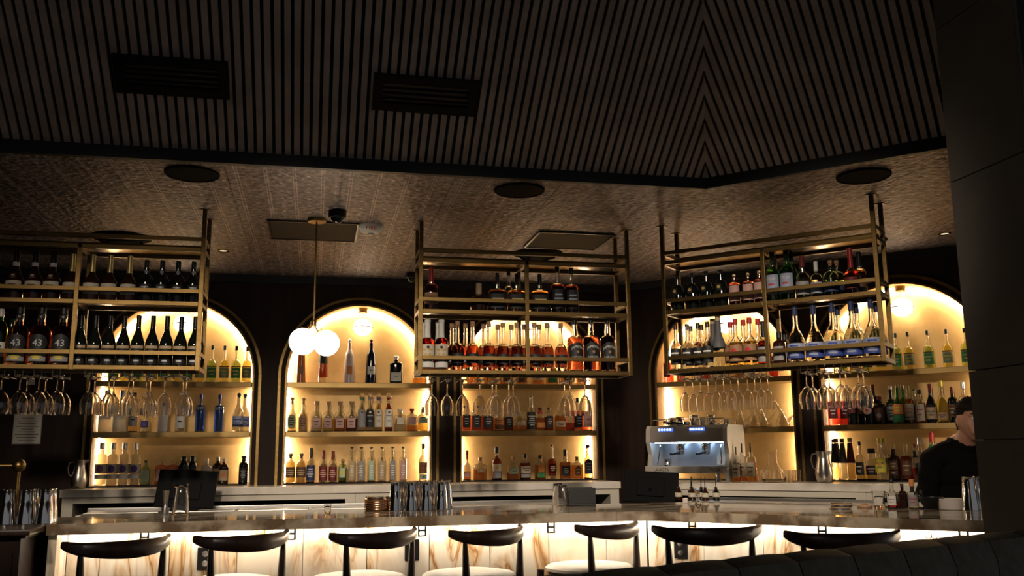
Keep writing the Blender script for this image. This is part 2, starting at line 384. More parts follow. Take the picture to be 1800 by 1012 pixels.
    # wall that closes the soffit above the ceiling
def on_soffit(x, y, up=.02):
    d = ray(x, y)   # left plane: (YB - Y)*TP = Z - ZS0 (shifted by up)
    t = (YB*TP+ZS0-up/math.cos(PHI)-H)/(d.z+d.y*TP); return CAM+d*t
for nm, cs in (('left one of two, nearer the room corner', ((196, 92), (401.5, 108), (404, 172), (205.5, 160))), ('right one of two, nearer the ceiling crease', ((655, 129), (841, 139), (838, 202), (655, 191)))):
    q = [on_soffit(*c) for c in cs]
    x0 = (q[0].x+q[3].x)/2; x1 = (q[1].x+q[2].x)/2; yc = sum(p.y for p in q)/4; zc = sum(p.z for p in q)/4
    hh = ((q[0]-q[3]).length+(q[1]-q[2]).length)/4; hw = (x1-x0)/2
    r = empty('air_vent', ((x0+x1)/2, yc, zc)); r.rotation_euler = (-PHI, 0, 0)      # local y runs up the slope towards the room, z out of it
    r.rotation_euler = (math.pi-PHI, 0, 0)
    tag(r, f'black louvred air vent on slatted soffit, {nm}', 'air vent', 'air vents')
    fr = MB()
    for a in ((-hw, hw, -hh, -hh+.045), (-hw, hw, hh-.045, hh), (-hw, -hw+.05, -hh+.045, hh-.045), (hw-.05, hw, -hh+.045, hh-.045)): fr.box(*a, -.004, .016)
    fr.build('frame', black_soft, r); MB().box(-hw+.05, hw-.05, -hh+.045, hh-.045, .0003, .0018).build('backing', black, r)
    for k in range(4):
        yk = -hh+.045+(k+.5)*(2*hh-.09)/4; s = (2*hh-.09)/8
        MB().add([(-hw+.05, yk-s, .0042), (hw-.05, yk-s, .0042), (hw-.05, yk+s*.7, .013), (-hw+.05, yk+s*.7, .013), (-hw+.05, yk-s, .0022), (hw-.05, yk-s, .0022), (hw-.05, yk+s*.7, .010), (-hw+.05, yk+s*.7, .010)], [(0, 1, 2, 3), (4, 5, 6, 7), (0, 1, 5, 4), (1, 2, 6, 5), (2, 3, 7, 6), (3, 0, 4, 7)]).build('louvre', black_soft, r)

# ------------------------------------------------------------------ column in front of the bar's right end
conc = vary(mat('dark_concrete', (.09, .082, .072), .75), 3, (.062, .055, .048), (.085, .076, .066), (1, 1, 1), 7, .15)
cx0, cx1, cy0, cy1 = 2.446, 3.25, 2.68, 3.10
colm = struct(MB().box(cx0+.02, cx1-.02, cy0+.02, cy1-.02, 0, 3.72).build('wall_column', black))
zj = [0, .70, 1.08, 1.44, 1.70, 2.45, 3.1, 3.72]
for a, b in zip(zj[:-1], zj[1:]):
    MB().bev(cx0, cx0+.019, cy0, cy1, a+.002, b-.002, .002).build('cladding_panel', conc, colm)
    MB().bev(cx0+.0195, cx1, cy0, cy0+.0195, a+.002, b-.002, .002).build('cladding_panel', mat('black_cladding', (.012, .012, .013), .6), colm)
    MB().bev(cx0+.0195, cx1, cy1-.0195, cy1, a+.002, b-.002, .002).build('cladding_panel', conc, colm)

# ------------------------------------------------------------------ unseen fill spotlights on a track, added to brighten the bar from the front
trk = MB().box(-2.6, 3.2, .38, .42, 3.697, 3.721).build('added_light_track', black); tag(trk, 'unseen black ceiling track added for the fill spotlights', 'light track')
for k, (x, tx, ty) in enumerate(((-1.9, -1.5, 6.6), (-1.2, -.9, 7.0), (-.5, 0, 7.0), (.2, 1.0, 7.0), (.5, 2.1, 7.0), (.3, 3.0, 6.6), (-.35, 3.8, 6.0))):
    r = empty('added_fill_spotlight', (x, .40, 3.696)); tag(r, f'added out-of-view fill spotlight aimed at the bar, {ORD[k+1]} of seven from the left', 'spotlight', 'added fill spotlights')
    aim = Vector((tx, ty, 1.10+.12*(7-ty)))-Vector((x, .40, 3.576)); q = aim.to_track_quat('-Z', 'Y')
    MB().tube([(0, 0, 0), (0, 0, -.06)], .012, 8).build('stem', black, r)
    b_ = MB().lathe([(.045, -.07), (.05, -.06), (.05, .08), (.02, .09)], 20, cap0=False).build('housing', black, r); b_.location = (0, 0, -.12); b_.rotation_euler = q.to_euler()
    ld = bpy.data.lights.new('spot', 'SPOT'); ld.energy = SPOT*(.6 if k < 2 else 1); ld.color = (1, .84, .66); ld.spot_size = math.radians(24); ld.spot_blend = .85; ld.shadow_soft_size = .12
    lo = bpy.data.objects.new('fill_beam', ld); COL.objects.link(lo); lo.parent = r; lo.location = Vector((0, 0, -.12))+aim.normalized()*.075; lo.rotation_euler = q.to_euler()
# ------------------------------------------------------------------ back-bar worktops and cabinets
def backbar(run, a0, a1, posts, place):
    b = WALL[run]; f = b-.5
    t = empty('backbar_worktop', W(run, 0, f, 1.12), RZ(run)); tag(t, f'pale stone worktop below {place}', 'worktop')
    MB().bev(a0, a1, 0, .497, 0, .055, .003).build('slab', white_slab, t)
    for x0, x1 in zip(posts[:-1], posts[1:]):
        r = empty('backbar_cabinet', W(run, (x0+x1)/2, f+.02, 0), RZ(run)); h = (x1-x0)/2-.001
        tag(r, f'cream open-fronted cabinet under worktop, {"left" if x0 == posts[0] else "right"} unit below {place}', 'cabinet', 'back-bar cabinets')
        for s in (-1, 1): MB().box(min(s*h, s*(h-.075)), max(s*h, s*(h-.075)), 0, .47, 0, 1.119).build('side_panel', white_lac, r)
        MB().box(-h+.075, h-.075, 0, .02, 1.075, 1.119).build('top_rail', white_lac, r)
        MB().box(-h+.075, h-.075, .45, .47, 0, 1.119).build('back', black, r)
        MB().box(-h+.075, h-.075, .01, .45, .5, .52).build('shelf', black, r)
        MB().box(-h+.075, h-.075, .0, .45, .02, .1).build('plinth', black, r)
backbar('L', -1.815, 2.47, (-1.80, .315, 2.46), 'three left arches')
backbar('R', -3.18, -.25, (-3.17, -1.55, -.26), 'two right arches')
# ------------------------------------------------------------------ the bar counter
ZT = 1.07; YF, NF, YK, NK = 5.24, 5.04, 6.10, 6.08
def corner(y, n): return (n*math.sqrt(2)-y, y)
bar = empty('bar_counter', (0, 0, 0)); tag(bar, 'long bent bar counter of veined stone with glowing front panels', 'bar counter')
seam = onz(1077, 898, ZT).x
def slab(pts): MB().prism(pts, ZT-.055, ZT, 'z').build('slab', counter_m, bar)
xs = .42
slab([(-1.335, YF), (xs-.0008, YF), (xs-.0008, YK), (-1.335, YK)])
slab([(xs+.0008, YF), (seam-.0008, YF), (seam-.0008, YK), (xs+.0008, YK)])
slab([(seam+.0008, YF), corner(YF, NF), tuple(W('R', -.1, NF, 0)[:2]), tuple(W('R', -.1, NK, 0)[:2]), corner(YK, NK), (seam+.0008, YK)])
YP, NP = 5.50, 5.30; PWD = .357
cpx = corner(YP, NP); sc0 = (cpx[0]-cpx[1])*S2
def panel(run, a0, a1, b):
    c = (a0+a1)/2; hw = (a1-a0)/2-.0016
    me = MB().bev(-hw, hw, 0, .02, .1, ZT-.058, .0025)
    # vary the stone from panel to panel by moving the mesh inside its own coordinates
    o = bpy.data.objects.new('front_panel', me.data('front_panel', marble_m)); link(o, bar); p = W(run, c, b, 0); o.location = p; o.rotation_euler = (0, 0, RZ(run))
    off = Vector((random.uniform(-9, 9), random.uniform(-9, 9), random.uniform(-3, 3)))
    o.data.transform(Matrix.Translation(off)); o.location = p-Matrix.Rotation(RZ(run), 3, 'Z') @ off
xe = [-1.29, -1.123]+[-1.123+PWD*k for k in range(1, 9)]+[cpx[0]-.003]
for a, b in zip(xe[:-1], xe[1:]): panel('L', a, b, YP)
k = sc0+.003
while k < -.15: panel('R', k, min(k+PWD, -.1), NP); k += PWD
MB().bev(-1.335, -1.292, YF+.05, YK-.01, 0, ZT-.056, .003).build('end_panel', marble_m, bar)
MB().prism([(-1.29, YP+.021), (cpx[0]+.008, YP+.021), tuple(W('R', -.1, NP+.021, 0)[:2]), tuple(W('R', -.1, NK-.05, 0)[:2]), corner(YK-.05, NK-.05), (-1.29, YK-.05)], 0, ZT-.056, 'z').build('carcass', black, bar)
MB().box(-1.28, cpx[0]-.03, YP-.045, YP-.02, ZT-.068, ZT-.0555).build('led_strip', led_bar, bar)
o = MB().box(sc0+.03, -.12, NP-.045, NP-.02, ZT-.068, ZT-.0555).build('led_strip', led_bar, bar); o.rotation_euler = (0, 0, RZ('R'))
def bracket(run, a, b):
    r = bpy.data.objects.new('bracket', None)
    mb = MB(); w_ = .025; z0, z1 = ZT-.125, ZT-.0555
    for x0, x1, q0, q1 in ((-w_, -w_+.011, z0, z1), (w_-.011, w_, z0, z1), (-w_+.011, w_-.011, z0, z0+.008), (-w_+.011, w_-.011, z0+.029, z0+.040), (-w_+.011, w_-.011, z1-.009, z1)): mb.box(x0, x1, 0, .003, q0, q1)
    mb.box(-w_, w_, -.12, .003, z1-.003, z1)
    o = mb.build('bracket', steel, bar); o.location = W(run, a, b, 0); o.rotation_euler = (0, 0, RZ(run))
for x in (254, 512, 742, 969): bracket('L', onrun('L', x, 940, 5.42)[0], 5.42)
for x in (1217, 1445, 1693): bracket('R', onrun('R', x, 930, 5.22)[0], 5.22)
def hook(run, a, b):
    mb = MB().tube([(0, 0, ZT-.0555), (0, 0, ZT-.095)], .0022, 6)
    for s in (-1, 1): mb.tube([(0, 0, ZT-.095), (s*.012, -.004, ZT-.101), (s*.024, -.008, ZT-.098), (s*.030, -.010, ZT-.088)], .002, 6)
    o = mb.build('bag_hook', black_soft, bar); o.location = W(run, a, b, 0); o.rotation_euler = (0, 0, RZ(run))
for run, x, y, b in (('L', 465, 935, 5.33), ('L', 821, 925, 5.33), ('R', 1272, 922, 5.13), ('R', 1637, 938, 5.13)): hook(run, onrun(run, x, y, b)[0], b)
def outlet(run, x, y):
    b = (YP if run == 'L' else NP)-.001; a, _, z = onrun(run, x, y, b)
    o = MB().bev(-.042, .042, -.016, 0, -.06, .06, .004).build('power_outlet', black_soft, bar); o.location = W(run, a, b, z); o.rotation_euler = (0, 0, RZ(run))
    for dz in (-.026, .026):
        q = MB().lathe([(.016, 0), (.016, .003), (.012, .004)], 14); q.v = [(v[0], -.016-v[2], v[1]+dz) for v in q.v]; q.build('socket', steel, o)
outlet('L', 361, 981); outlet('L', 724, 966); outlet('R', 1198, 963)

# ------------------------------------------------------------------ dark service station at the left end
st = empty('service_station', (-1.95, 5.40, 0)); tag(st, 'dark wooden service station at left end of bar', 'cabinet')
MB().bev(-.65, .555, -.36, .50, 0, 1.02, .004).build('carcass', wood_dark, st)
MB().bev(-.68, .585, -.39, .53, 1.021, 1.035, .004).build('moulding', wood_dark, st); MB().bev(-.70, .61, -.42, .55, 1.036, 1.065, .008).build('top', ebony, st)
for k in range(2): MB().bev(-.62+k*.585, -.06+k*.585, -.372, -.361, .08, .95, .004).build('door', wood_dark, st)
rail = empty('brass_rail', (0, 0, 0)); tag(rail, 'brass gallery rail with ball-topped post on service station', 'rail')
pb = onz(25, 919, 1.066); rail.location = pb
MB().lathe([(.022, 0), (.022, .008), (.012, .014)], 16).build('post_base', brass, rail)
MB().tube([(0, 0, .01), (0, 0, .285)], .0105, 12).build('post', brass, rail)
MB().sphere((0, 0, .30), .034, 20, 12).build('ball', brass, rail)
MB().tube([(-.03, 0, .30), (-.62, 0, .30)], .011, 12).build('bar', brass, rail)
MB().tube([(-.62, 0, .30), (-.62, 0, .0)], .0105, 12).build('post', brass, rail)

# ------------------------------------------------------------------ hanging brass bottle racks
RACK = {'left': ('L', -1.405, .70, 5.77), 'centre': ('L', 1.336, .70, 5.83), 'right': ('R', -1.764, .672, 5.60)}
Z_UP, Z_LO = 2.326, 1.938                # bottle-carrying floors
B = .0125                                # half bar
RD = .25
rack_objs = {}
for nm, (run, c, hw, b) in RACK.items():
    r = empty('hanging_bottle_rack', W(run, c, b, 1.91), RZ(run)); rack_objs[nm] = r
    tag(r, {'left': 'brass hanging bottle rack at left edge of the photo', 'centre': 'brass hanging bottle rack in the middle, above stacked steel tins', 'right': 'brass hanging bottle rack nearest the dark column'}[nm], 'bottle rack', 'hanging bottle racks')
    z = lambda q: q-1.91
    for x in (-hw, 0, hw):
        for y in (0, RD):
            MB().bev(x-B, x+B, y-B, y+B, 0, z(ZC) if x else z(2.66), .0015).build('post', rack_brass, r)
            if x: MB().bev(x-.03, x+.03, y-.03, y+.03, z(ZC)-.004, z(ZC)-.0005, .001).build('ceiling_plate', rack_brass, r)
    for y in (0, RD):
        for q, nmn in ((2.7125, 'top_rail'), (2.6475, 'frame_rail'), (2.39, 'guard_rail'), (2.3125, 'frame_rail'), (2.0135, 'guard_rail'), (1.9245, 'frame_rail')):
            if y and nmn == 'guard_rail': continue
            segs = ((-hw+B, hw-B),) if q > 2.6 else ((-hw+B, -B), (B, hw-B))
            for s0, s1 in segs: MB().bev(s0, s1, y-B, y+B, z(q)-B, z(q)+B, .0015).build(nmn, rack_brass, r)
    for x in (-hw, hw):
        for q in (2.7125, 2.6475, 2.39, 2.3125, 2.0135, 1.9245): MB().bev(x-B, x+B, B, RD-B, z(q)-B, z(q)+B, .0015).build('side_rail', rack_brass, r)
    for q in (2.6475, 2.3125): MB().bev(-B, B, B, RD-B, z(q)-B, z(q)+B, .0015).build('cross_rail', rack_brass, r)
    for q in (2.6475, 2.3125, 1.9245):
        for s0, s1 in ((-hw+B, -B), (B, hw-B)): MB().box(s0, s1, B, RD-B, z(q)+.004, z(q)+.0123).build('shelf_panel', brass_dark, r)
# ------------------------------------------------------------------ stemware hanging from wire rails
glass_m = mat('clear_glass', (1, 1, 1), .0, trans=1, ior=1.45)
def goblet(h, rb, rim, foot, stem):
    """inverted stem glass, foot at z=0, rim down at -h"""
    t = .0017; zb = -stem
    out = [(foot, 0), (foot, -.0022), (.012, -.006), (.0042, -.018), (.0036, zb+.02), (.0050, zb)]
    n = 9; bowl = h-stem
    for i in range(1, n+1):
        u = i/n; rr = rb*math.sin(min(1, u*1.75)*math.pi/2)**.75 if u < .57 else rb+(rim-rb)*((u-.57)/.43)**1.5
        out.append((max(.006, rr), zb-bowl*u))
    inn = [(max(.002, r-t), z) for r, z in out[6:]][::-1]+[(.001, zb-bowl/n*.75)]
    return MB().lathe([(.001, 0)]+out+inn, 22, cap0=True, cap1=True).data('wine_glass', glass_m)
GOB = {'wine': goblet(.232, .0435, .0375, .037, .095), 'big': goblet(.225, .049, .043, .038, .085), 'white': goblet(.215, .034, .029, .033, .085)}
wire_m = mat('black_wire', (.01, .01, .01), .35)
def stems(nm, lst, place):
    run, c, hw, b = RACK[nm]; r = rack_objs[nm]; done = []
    for kind, x, y, rows in lst:
        for j, bb in enumerate((b+.055, b+.19)):
            if j not in rows: continue
            a, _, _ = onrun(run, x, y, b+.055) if rows[0] == 0 else onrun(run, x, y, b+.19)
            g = put('wine_glass', GOB[kind], None, W(run, a, bb, 1.8805), random.uniform(0, 6))
            reg(g, {'wine': 'upside-down wine glass', 'big': 'large upside-down wine glass', 'white': 'small upside-down wine glass'}[kind]+(' in front' if j == 0 else ' behind'), place, 'wine glass', x)
        done.append(a)
    edges = sorted(done); mids = [(p+q)/2 for p, q in zip(edges[:-1], edges[1:]) if q-p < .16]
    slots = []
    for a in edges: slots += [a-.021, a+.021]
    zz = 1.875-1.91
    for a in slots:
        x = a-c
        if abs(x) > hw-.01: continue
        mb = MB()
        mb.tube([(x, .012, 0), (x, .012, zz-.0035), (x, RD-.012, zz-.0035), (x, RD-.012, 0)], .0024, 6)
        mb.build('stem_rail', wire_m, r)
stems('left', [('big', 2, 690, (0,)), ('big', 34.4, 690, (0, 1)), ('big', 67.8, 690, (0, 1)), ('big', 100, 690, (0, 1)), ('big', 156.7, 690, (0, 1)), ('wine', 191, 690, (0, 1)), ('wine', 226, 690, (0, 1)), ('wine', 257, 690, (0, 1)), ('wine', 289, 690, (0,)), ('wine', 322, 690, (0, 1))], 'left hanging rack')
stems('centre', [('wine', 759, 690, (0,)), ('wine', 786, 690, (0,)), ('wine', 813, 690, (0,)), ('wine', 843.3, 690, (0,)), ('wine', 872, 690, (0, 1)), ('wine', 901.8, 690, (0, 1)), ('wine', 1001.8, 690, (0, 1)), ('wine', 1027.8, 690, (0,))], 'centre hanging rack')
stems('right', [('white', x, 670, (0, 1)) for x in (1203.3, 1230.7, 1258.2, 1284.4, 1313.8, 1337.3)]+[('big', x, 660, (0, 1)) for x in (1417, 1447, 1476.7, 1508)], 'right hanging rack')
# ================================================================== bottles
def G(name, c, ior=1.45): return mat('glass_'+name, c, .0, trans=1, ior=ior)
clear = G('clear', (.97, .98, .96)); gl_green = G('green', (.20, .48, .16)); gl_pale = G('pale_green', (.72, .86, .70)); gl_blue = G('blue', (.30, .44, .86)); gl_pink = G('rose', (.95, .62, .52))
def LQ(name, c): return mat('liquid_'+name, c, .0, trans=1, ior=1.07)
amber = LQ('amber', (.70, .31, .085)); deep = LQ('deep_amber', (.37, .075, .034)); honey = LQ('honey', (.95, .76, .38)); redl = LQ('ruby', (.72, .07, .06)); yel = LQ('yellow', (.95, .86, .25)); grn = LQ('green', (.60, .74, .24)); watr = LQ('clear', (.99, .99, .97)); pink = LQ('rose', (.96, .64, .52)); blu = LQ('blue', (.5, .62, .94)); red_dk = LQ('dark_red', (.45, .06, .05))
dk_glass = mat('black_glass', (.006, .007, .006), .06, spec=.5); dk_green = mat('dark_green_glass', (.006, .016, .008), .06); dk_brown = mat('dark_brown_glass', (.022, .007, .003), .06); dk_blue = mat('navy_glass', (.006, .008, .02), .06)
white_gl = mat('white_glazed', (.62, .55, .5), .25); frost = mat('frosted_cream', (.80, .74, .58), .45, trans=.35); rose_w = mat('rose_white_glazed', (.60, .47, .43), .3)
C = {}
def P(name, c, r=.6): C[name] = mat('print_'+name, c, r)
P('cream', (.62, .54, .42)); P('white', (.70, .67, .62)); P('black', (.012, .012, .012)); P('tan', (.46, .33, .2)); P('kraft', (.30, .16, .08)); P('gold', (.55, .38, .12), .35); P('red', (.45, .03, .03)); P('green', (.03, .2, .06)); P('blue', (.04, .07, .3)); P('grey', (.28, .27, .27)); P('silver', (.5, .5, .52), .35); P('orange', (.6, .22, .05)); P('rose', (.55, .32, .28)); P('purple', (.10, .06, .28)); P('yellow', (.62, .50, .06)); P('dkred', (.14, .015, .015)); P('brown', (.10, .045, .02)); P('palegreen', (.42, .5, .36)); P('greyblue', (.30, .33, .45)); P('navy', (.02, .03, .10)); P('sage', (.20, .26, .17)); P('charcoal', (.09, .088, .09))
cork = mat('cork', (.36, .2, .1), .8); wax = mat('red_wax', (.30, .012, .012), .4); gold_foil = mat('gold_foil', (.6, .47, .2), .38, .7); silver_foil = mat('silver_foil', (.6, .6, .6), .3, .8)
KIND = {}; KR = {}
RELAX = []
def relax_add(o, key, run, a, d, z, r, lo, hi, al=-99, ah=99): RELAX.append(dict(o=o, key=key, run=run, a=min(max(a, al), ah), d=d, z=z, r=r, lo=lo, hi=hi, al=al, ah=ah))
def relax():
    """nudge neighbours on one shelf apart until none touch"""
    g = {}
    for q in RELAX: g.setdefault(q['key'], []).append(q)
    for L_ in g.values():
        for it in range(60):
            for i in range(len(L_)):
                for j in range(i+1, len(L_)):
                    p, q = L_[i], L_[j]; dx, dy = q['a']-p['a'], q['d']-p['d']
                    if abs(dx) < 1e-5: dx = 1e-4
                    dd = math.hypot(dx, dy); need = p['r']+q['r']+.0012-dd
                    if need > 0:
                        ux, uy = dx/dd, dy/dd; k = need*.5
                        p['a'] -= ux*k; q['a'] += ux*k; p['d'] -= uy*k; q['d'] += uy*k
                        for t in (p, q): t['d'] = min(max(t['d'], t['lo']), t['hi']); t['a'] = min(max(t['a'], t['al']), t['ah'])
        for i in range(len(L_)):
            for j in range(i+1, len(L_)):
                p, q = L_[i], L_[j]; dd = math.hypot(q['a']-p['a'], q['d']-p['d']); n_ = p['r']+q['r']+.0004
                if dd < n_ and dd > n_*.6:
                    for t in (p, q): f_ = dd/n_; t['o'].scale.x *= f_; t['o'].scale.y *= f_; t['r'] *= f_
        for t in L_: t['o'].location = W(t['run'], t['a'], t['d'], t['z'])
def section(R, z, a, ex, sx, sy):
    ca, sa = math.cos(a), math.sin(a); g = (abs(ca)**ex+abs(sa)**ex)**(-1/ex); return (R*sx*ca*g, R*sy*sa*g, z)
def kind(name, R, hb, hs, rn, body, liq=None, fill=.55, cap=None, labels=(), ex=2.0, sy=1.0, shape='round', neck=1.0, lip=True, base=.92, top=None, sleeve=None):
    n = 8; pr = [(R*base, 0), (R*.985, .012), (R, .03)]
    if shape == 'bulb':
        pr = [(R*.80, 0), (R*.84, .02)]+[(R*(.84+.16*math.sin(math.pi/2*i/5)), .02+(hb-.02)*i/5) for i in range(1, 6)]
    elif shape == 'flare':
        pr = [(R, 0), (R, .02)]+[(R*(1-.22*i/5), .02+(hb-.02)*i/5) for i in range(1, 6)]
    else: pr.append((R, hb))
    R1 = pr[-1][0]
    for i in range(1, n+1):
        u = i/n
        if shape in ('round', 'bulb'): pr.append((rn+(R1-rn)*math.cos(u*math.pi/2), hb+(hs-hb)*math.sin(u*math.pi/2)))
        elif shape == 'cone': pr.append((R1+(rn-R1)*u, hb+(hs-hb)*u))
        else: e = u*u*(3-2*u); pr.append((R1+(rn-R1)*e, hb+(hs-hb)*u))
    zt = cap[1]+.01 if cap else 1.0
    zt = max(zt, hs+.005)
    pr.append((rn*neck, zt-.012))
    if lip and not cap: pr += [(rn*1.25, zt-.03), (rn*1.25, zt)]
    else: pr.append((rn*neck, zt))
    seg = 24 if ex > 2.2 else 20
    opaque = body in (dk_glass, dk_green, dk_brown, dk_blue, white_gl, rose_w, frost)
    parts = []
    t = .012
    if opaque: parts.append(('body', MB().lathe(pr, seg, sy=sy, ex=ex).data('body', body), None))
    else:
        inn = [(max(.006, r-t), max(z, .03)) for r, z in pr[2:]][::-1]
        parts.append(('body', MB().lathe(pr+[(max(.006, pr[-1][0]-t), zt)]+inn[1:], seg, sy=sy, ex=ex).data('body', body), None))
        if liq and fill > 0:
            lp = [(max(.006, r-t+.0012), max(z, .0285)) for r, z in pr[2:] if z < fill]
            # radius where the liquid stops
            for (r0, z0), (r1, z1) in zip(pr[:-1], pr[1:]):
                if z0 <= fill <= z1 and z1 > z0: lp.append((max(.006, r0+(r1-r0)*(fill-z0)/(z1-z0)-t+.0012), fill)); break
            parts.append(('liquid', MB().lathe(lp, seg, sy=sy, ex=ex).data('liquid', liq), None))
    if cap:
        rc, z0, m = cap[:3]; st_ = cap[3] if len(cap) > 3 else 'cap'
        if st_ == 'cap': pf = [(rc, z0), (rc, .985), (rc*.9, 1.0)]
        elif st_ == 'cork': pf = [(rc*.78, z0), (rc*1.05, .985), (rc*.98, 1.0)]
        elif st_ == 'ball':
            r_ = rc; pf = [(rc*.62, z0), (rc*.62, 1-2.1*r_)]+[(max(.002, r_*math.sin(math.pi*q/8)), 1-r_-r_*math.cos(math.pi*q/8)) for q in range(1, 9)]
        elif st_ == 'foil': pf = [(rc*1.12, z0), (rc, z0+.12), (rc, .95), (rc*1.08, .955), (rc*1.08, .99), (rc*.9, 1.0)]
        elif st_ == 'tee': pf = [(rc*.7, z0), (rc*.7, z0+(1-z0)*.45), (rc, z0+(1-z0)*.5), (rc, .99), (rc*.9, 1.0)]
        elif st_ == 'swing': pf = [(rc*.75, z0), (rc, z0+(1-z0)*.2), (rc*1.05, z0+(1-z0)*.55), (rc*.8, .985), (rc*.3, 1.0)]
        parts.append(('cap', MB().lathe(pf, 16).data('cap', m), None))
    if sleeve:
        z0, z1, m = sleeve
        def rad(z):
            for (r0, q0), (r1, q1) in zip(pr[:-1], pr[1:]):
                if q0 <= z <= q1 and q1 > q0: return r0+(r1-r0)*(z-q0)/(q1-q0)
            return pr[-1][0]
        zz = [z0+(z1-z0)*i/8 for i in range(9)]
        parts.append(('sleeve', MB().lathe([(rad(z)+.008, z) for z in zz], 20, cap0=False, cap1=False).data('sleeve', m), None))
    for lb in labels:
        z0, z1, half, m = lb[:4]; pin = lb[4] if len(lb) > 4 else ()
        shp = lb[5] if len(lb) > 5 else 'rect'
        def rad(z):
            for (r0, q0), (r1, q1) in zip(pr[:-1], pr[1:]):
                if q0 <= z <= q1 and q1 > q0: return r0+(r1-r0)*(z-q0)/(q1-q0)
            return R
        N = 10; M = 5; v = []; f = []
        for i in range(M+1):
            for k2 in range(N+1):
                s = -1+2*k2/N; zt_ = z1
                if shp == 'arch': zt_ = z1-(z1-z0)*.22*s*s
                if shp == 'oval':
                    hh_ = math.sqrt(max(0, 1-s*s)); zz = (z0+z1)/2+(z1-z0)/2*hh_*(-1+2*i/M)
                else: zz = z0+(zt_-z0)*i/M
                v.append(section(rad(zz)+.004, zz, -math.pi/2+math.radians(half)*s, ex, 1, sy))
        for i in range(M):
            for k2 in range(N): a = i*(N+1)+k2; f.append((a, a+1, a+N+2, a+N+1))
        li = len(parts); parts.append(('label', MB().add(v, f, True).data('label', m), None))
        for pr_ in pin:
            mb = MB(); zmid = (z0+z1)/2; cr = rad(zmid)+.008
            if ex > 2.2 or sy != 1: fl = -rad(zmid)*sy-.009
            else: fl = None
            if pr_[0] == 'text':
                _, tx, zc, hh, cm = pr_[:5]; wid = pr_[5] if len(pr_) > 5 else None; arch = pr_[6] if len(pr_) > 6 else 0
                text_on(mb, tx, hh, (0, fl or 0, zc), wid, None if fl else cr, arch); nm = 'lettering'
            elif pr_[0] == 'lines':
                _, cnt, cm = pr_; nm = 'print'; wmax = math.radians(half)*cr*.7
                for q in range(cnt):
                    zc = z0+(z1-z0)*(.2+.6*(q+.5)/cnt); ww = wmax*(.55+.45*((q*37) % 10)/10); th = min((z1-z0)*.22/cnt, .016)
                    A = [(-ww+2*ww*j/6) for j in range(7)]
                    pt = lambda x, z: (x, fl, z) if fl else (math.sin(x/cr)*cr, -math.cos(x/cr)*cr, z)
                    mb.strip([pt(x, zc-th) for x in A], [pt(x, zc+th) for x in A])
            else:
                _, zc, rr_, cm = pr_; nm = 'emblem'
                pt = lambda x, z: (x, fl, z) if fl else (math.sin(x/cr)*cr, -math.cos(x/cr)*cr, z)
                rings = [[pt(rr_*q/3*math.cos(2*math.pi*j/16), zc+rr_*q/3*math.sin(2*math.pi*j/16)) for j in range(17)] for q in (.02, 1, 2, 3)]
                for r0_, r1_ in zip(rings[:-1], rings[1:]): mb.strip(r0_, r1_)
            parts.append((nm, mb.data(nm, C[cm]), li))
    KIND[name] = parts; KR[name] = R*(1.0 if ex < 2.2 else 1.03)
def spawn(kname, loc, rz, scale, name='liquor_bottle'):
    r = empty(name, loc, rz, scale); made = []
    for nm, me, par in KIND[kname]:
        made.append(put(nm, me, r if par is None else made[par]))
        if nm == 'print': made[-1]['kind'] = 'stuff'
    return r
# -- kinds (all at unit height)
TX = lambda s, z, h, c, w_=None, a=0: ('text', s, z, h, c, w_, a)
kind('cognac_dark', .165, .36, .66, .062, dk_brown, cap=(.060, .76, black_soft), labels=[(.20, .37, 62, C['cream'], [('lines', 1, 'brown')]), (.42, .52, 20, C['brown'], [('lines', 2, 'cream')]), (.68, .76, 80, C['white'])], shape='slope')
kind('cognac_gold', .162, .38, .62, .055, dk_brown, cap=(.052, .62, gold_foil, 'foil'), labels=[(.14, .37, 70, C['cream'], [('lines', 1, 'brown')])], shape='slope')
kind('port', .165, .46, .66, .058, dk_glass, cap=(.056, .80, black), labels=[(.18, .42, 55, C['black'], [('lines', 3, 'silver'), ('disc', .29, .05, 'silver')]), (.68, .77, 45, C['grey'], (), 'oval')])
kind('vanilla43', .165, .50, .66, .058, clear, deep, .72, cap=(.056, .84, black), labels=[(.22, .50, 58, C['black'], [TX('43', .36, .11, 'silver')], 'oval'), (.06, .19, 50, C['grey'], [('lines', 2, 'yellow')]), (.77, .83, 70, C['black'], [TX('43', .80, .03, 'silver')])], shape='round')
kind('wine', .130, .42, .76, .046, dk_glass, cap=(.047, .78, black_soft), labels=[(.19, .34, 60, C['black'], [('lines', 2, 'grey')]), (.345, .40, 55, C['tan']), (.04, .17, 55, C['black'], [('lines', 1, 'silver')])], shape='slope')
kind('tallgreen', .13, .58, .78, .045, gl_green, watr, .5, cap=(.048, .86, white_gl), labels=[(.15, .4, 60, C['white'], [('lines', 3, 'black')])])
kind('redwax', .155, .48, .62, .055, clear, deep, .6, cap=(.056, .66, wax, 'foil'), labels=[(.14, .40, 55, C['kraft'], [('lines', 2, 'dkred')])], ex=3.2)
kind('collar', .30, .40, .56, .11, dk_brown, cap=(.10, .60, C['tan']), labels=[])
kind('flask_dark', .24, .46, .60, .055, clear, amber, .56, cap=(.05, .72, black_soft), labels=[(.10, .46, 55, C['black'], [('lines', 2, 'gold')])], sy=.55, ex=2.8)
kind('slimclear', .10, .5, .66, .04, clear, watr, .4, cap=(.045, .90, black_soft))
kind('ryedark', .145, .52, .64, .048, clear, deep, .60, cap=(.05, .86, black_soft), labels=[(.10, .50, 55, C['black'], [('lines', 3, 'greyblue')])], ex=2.6)
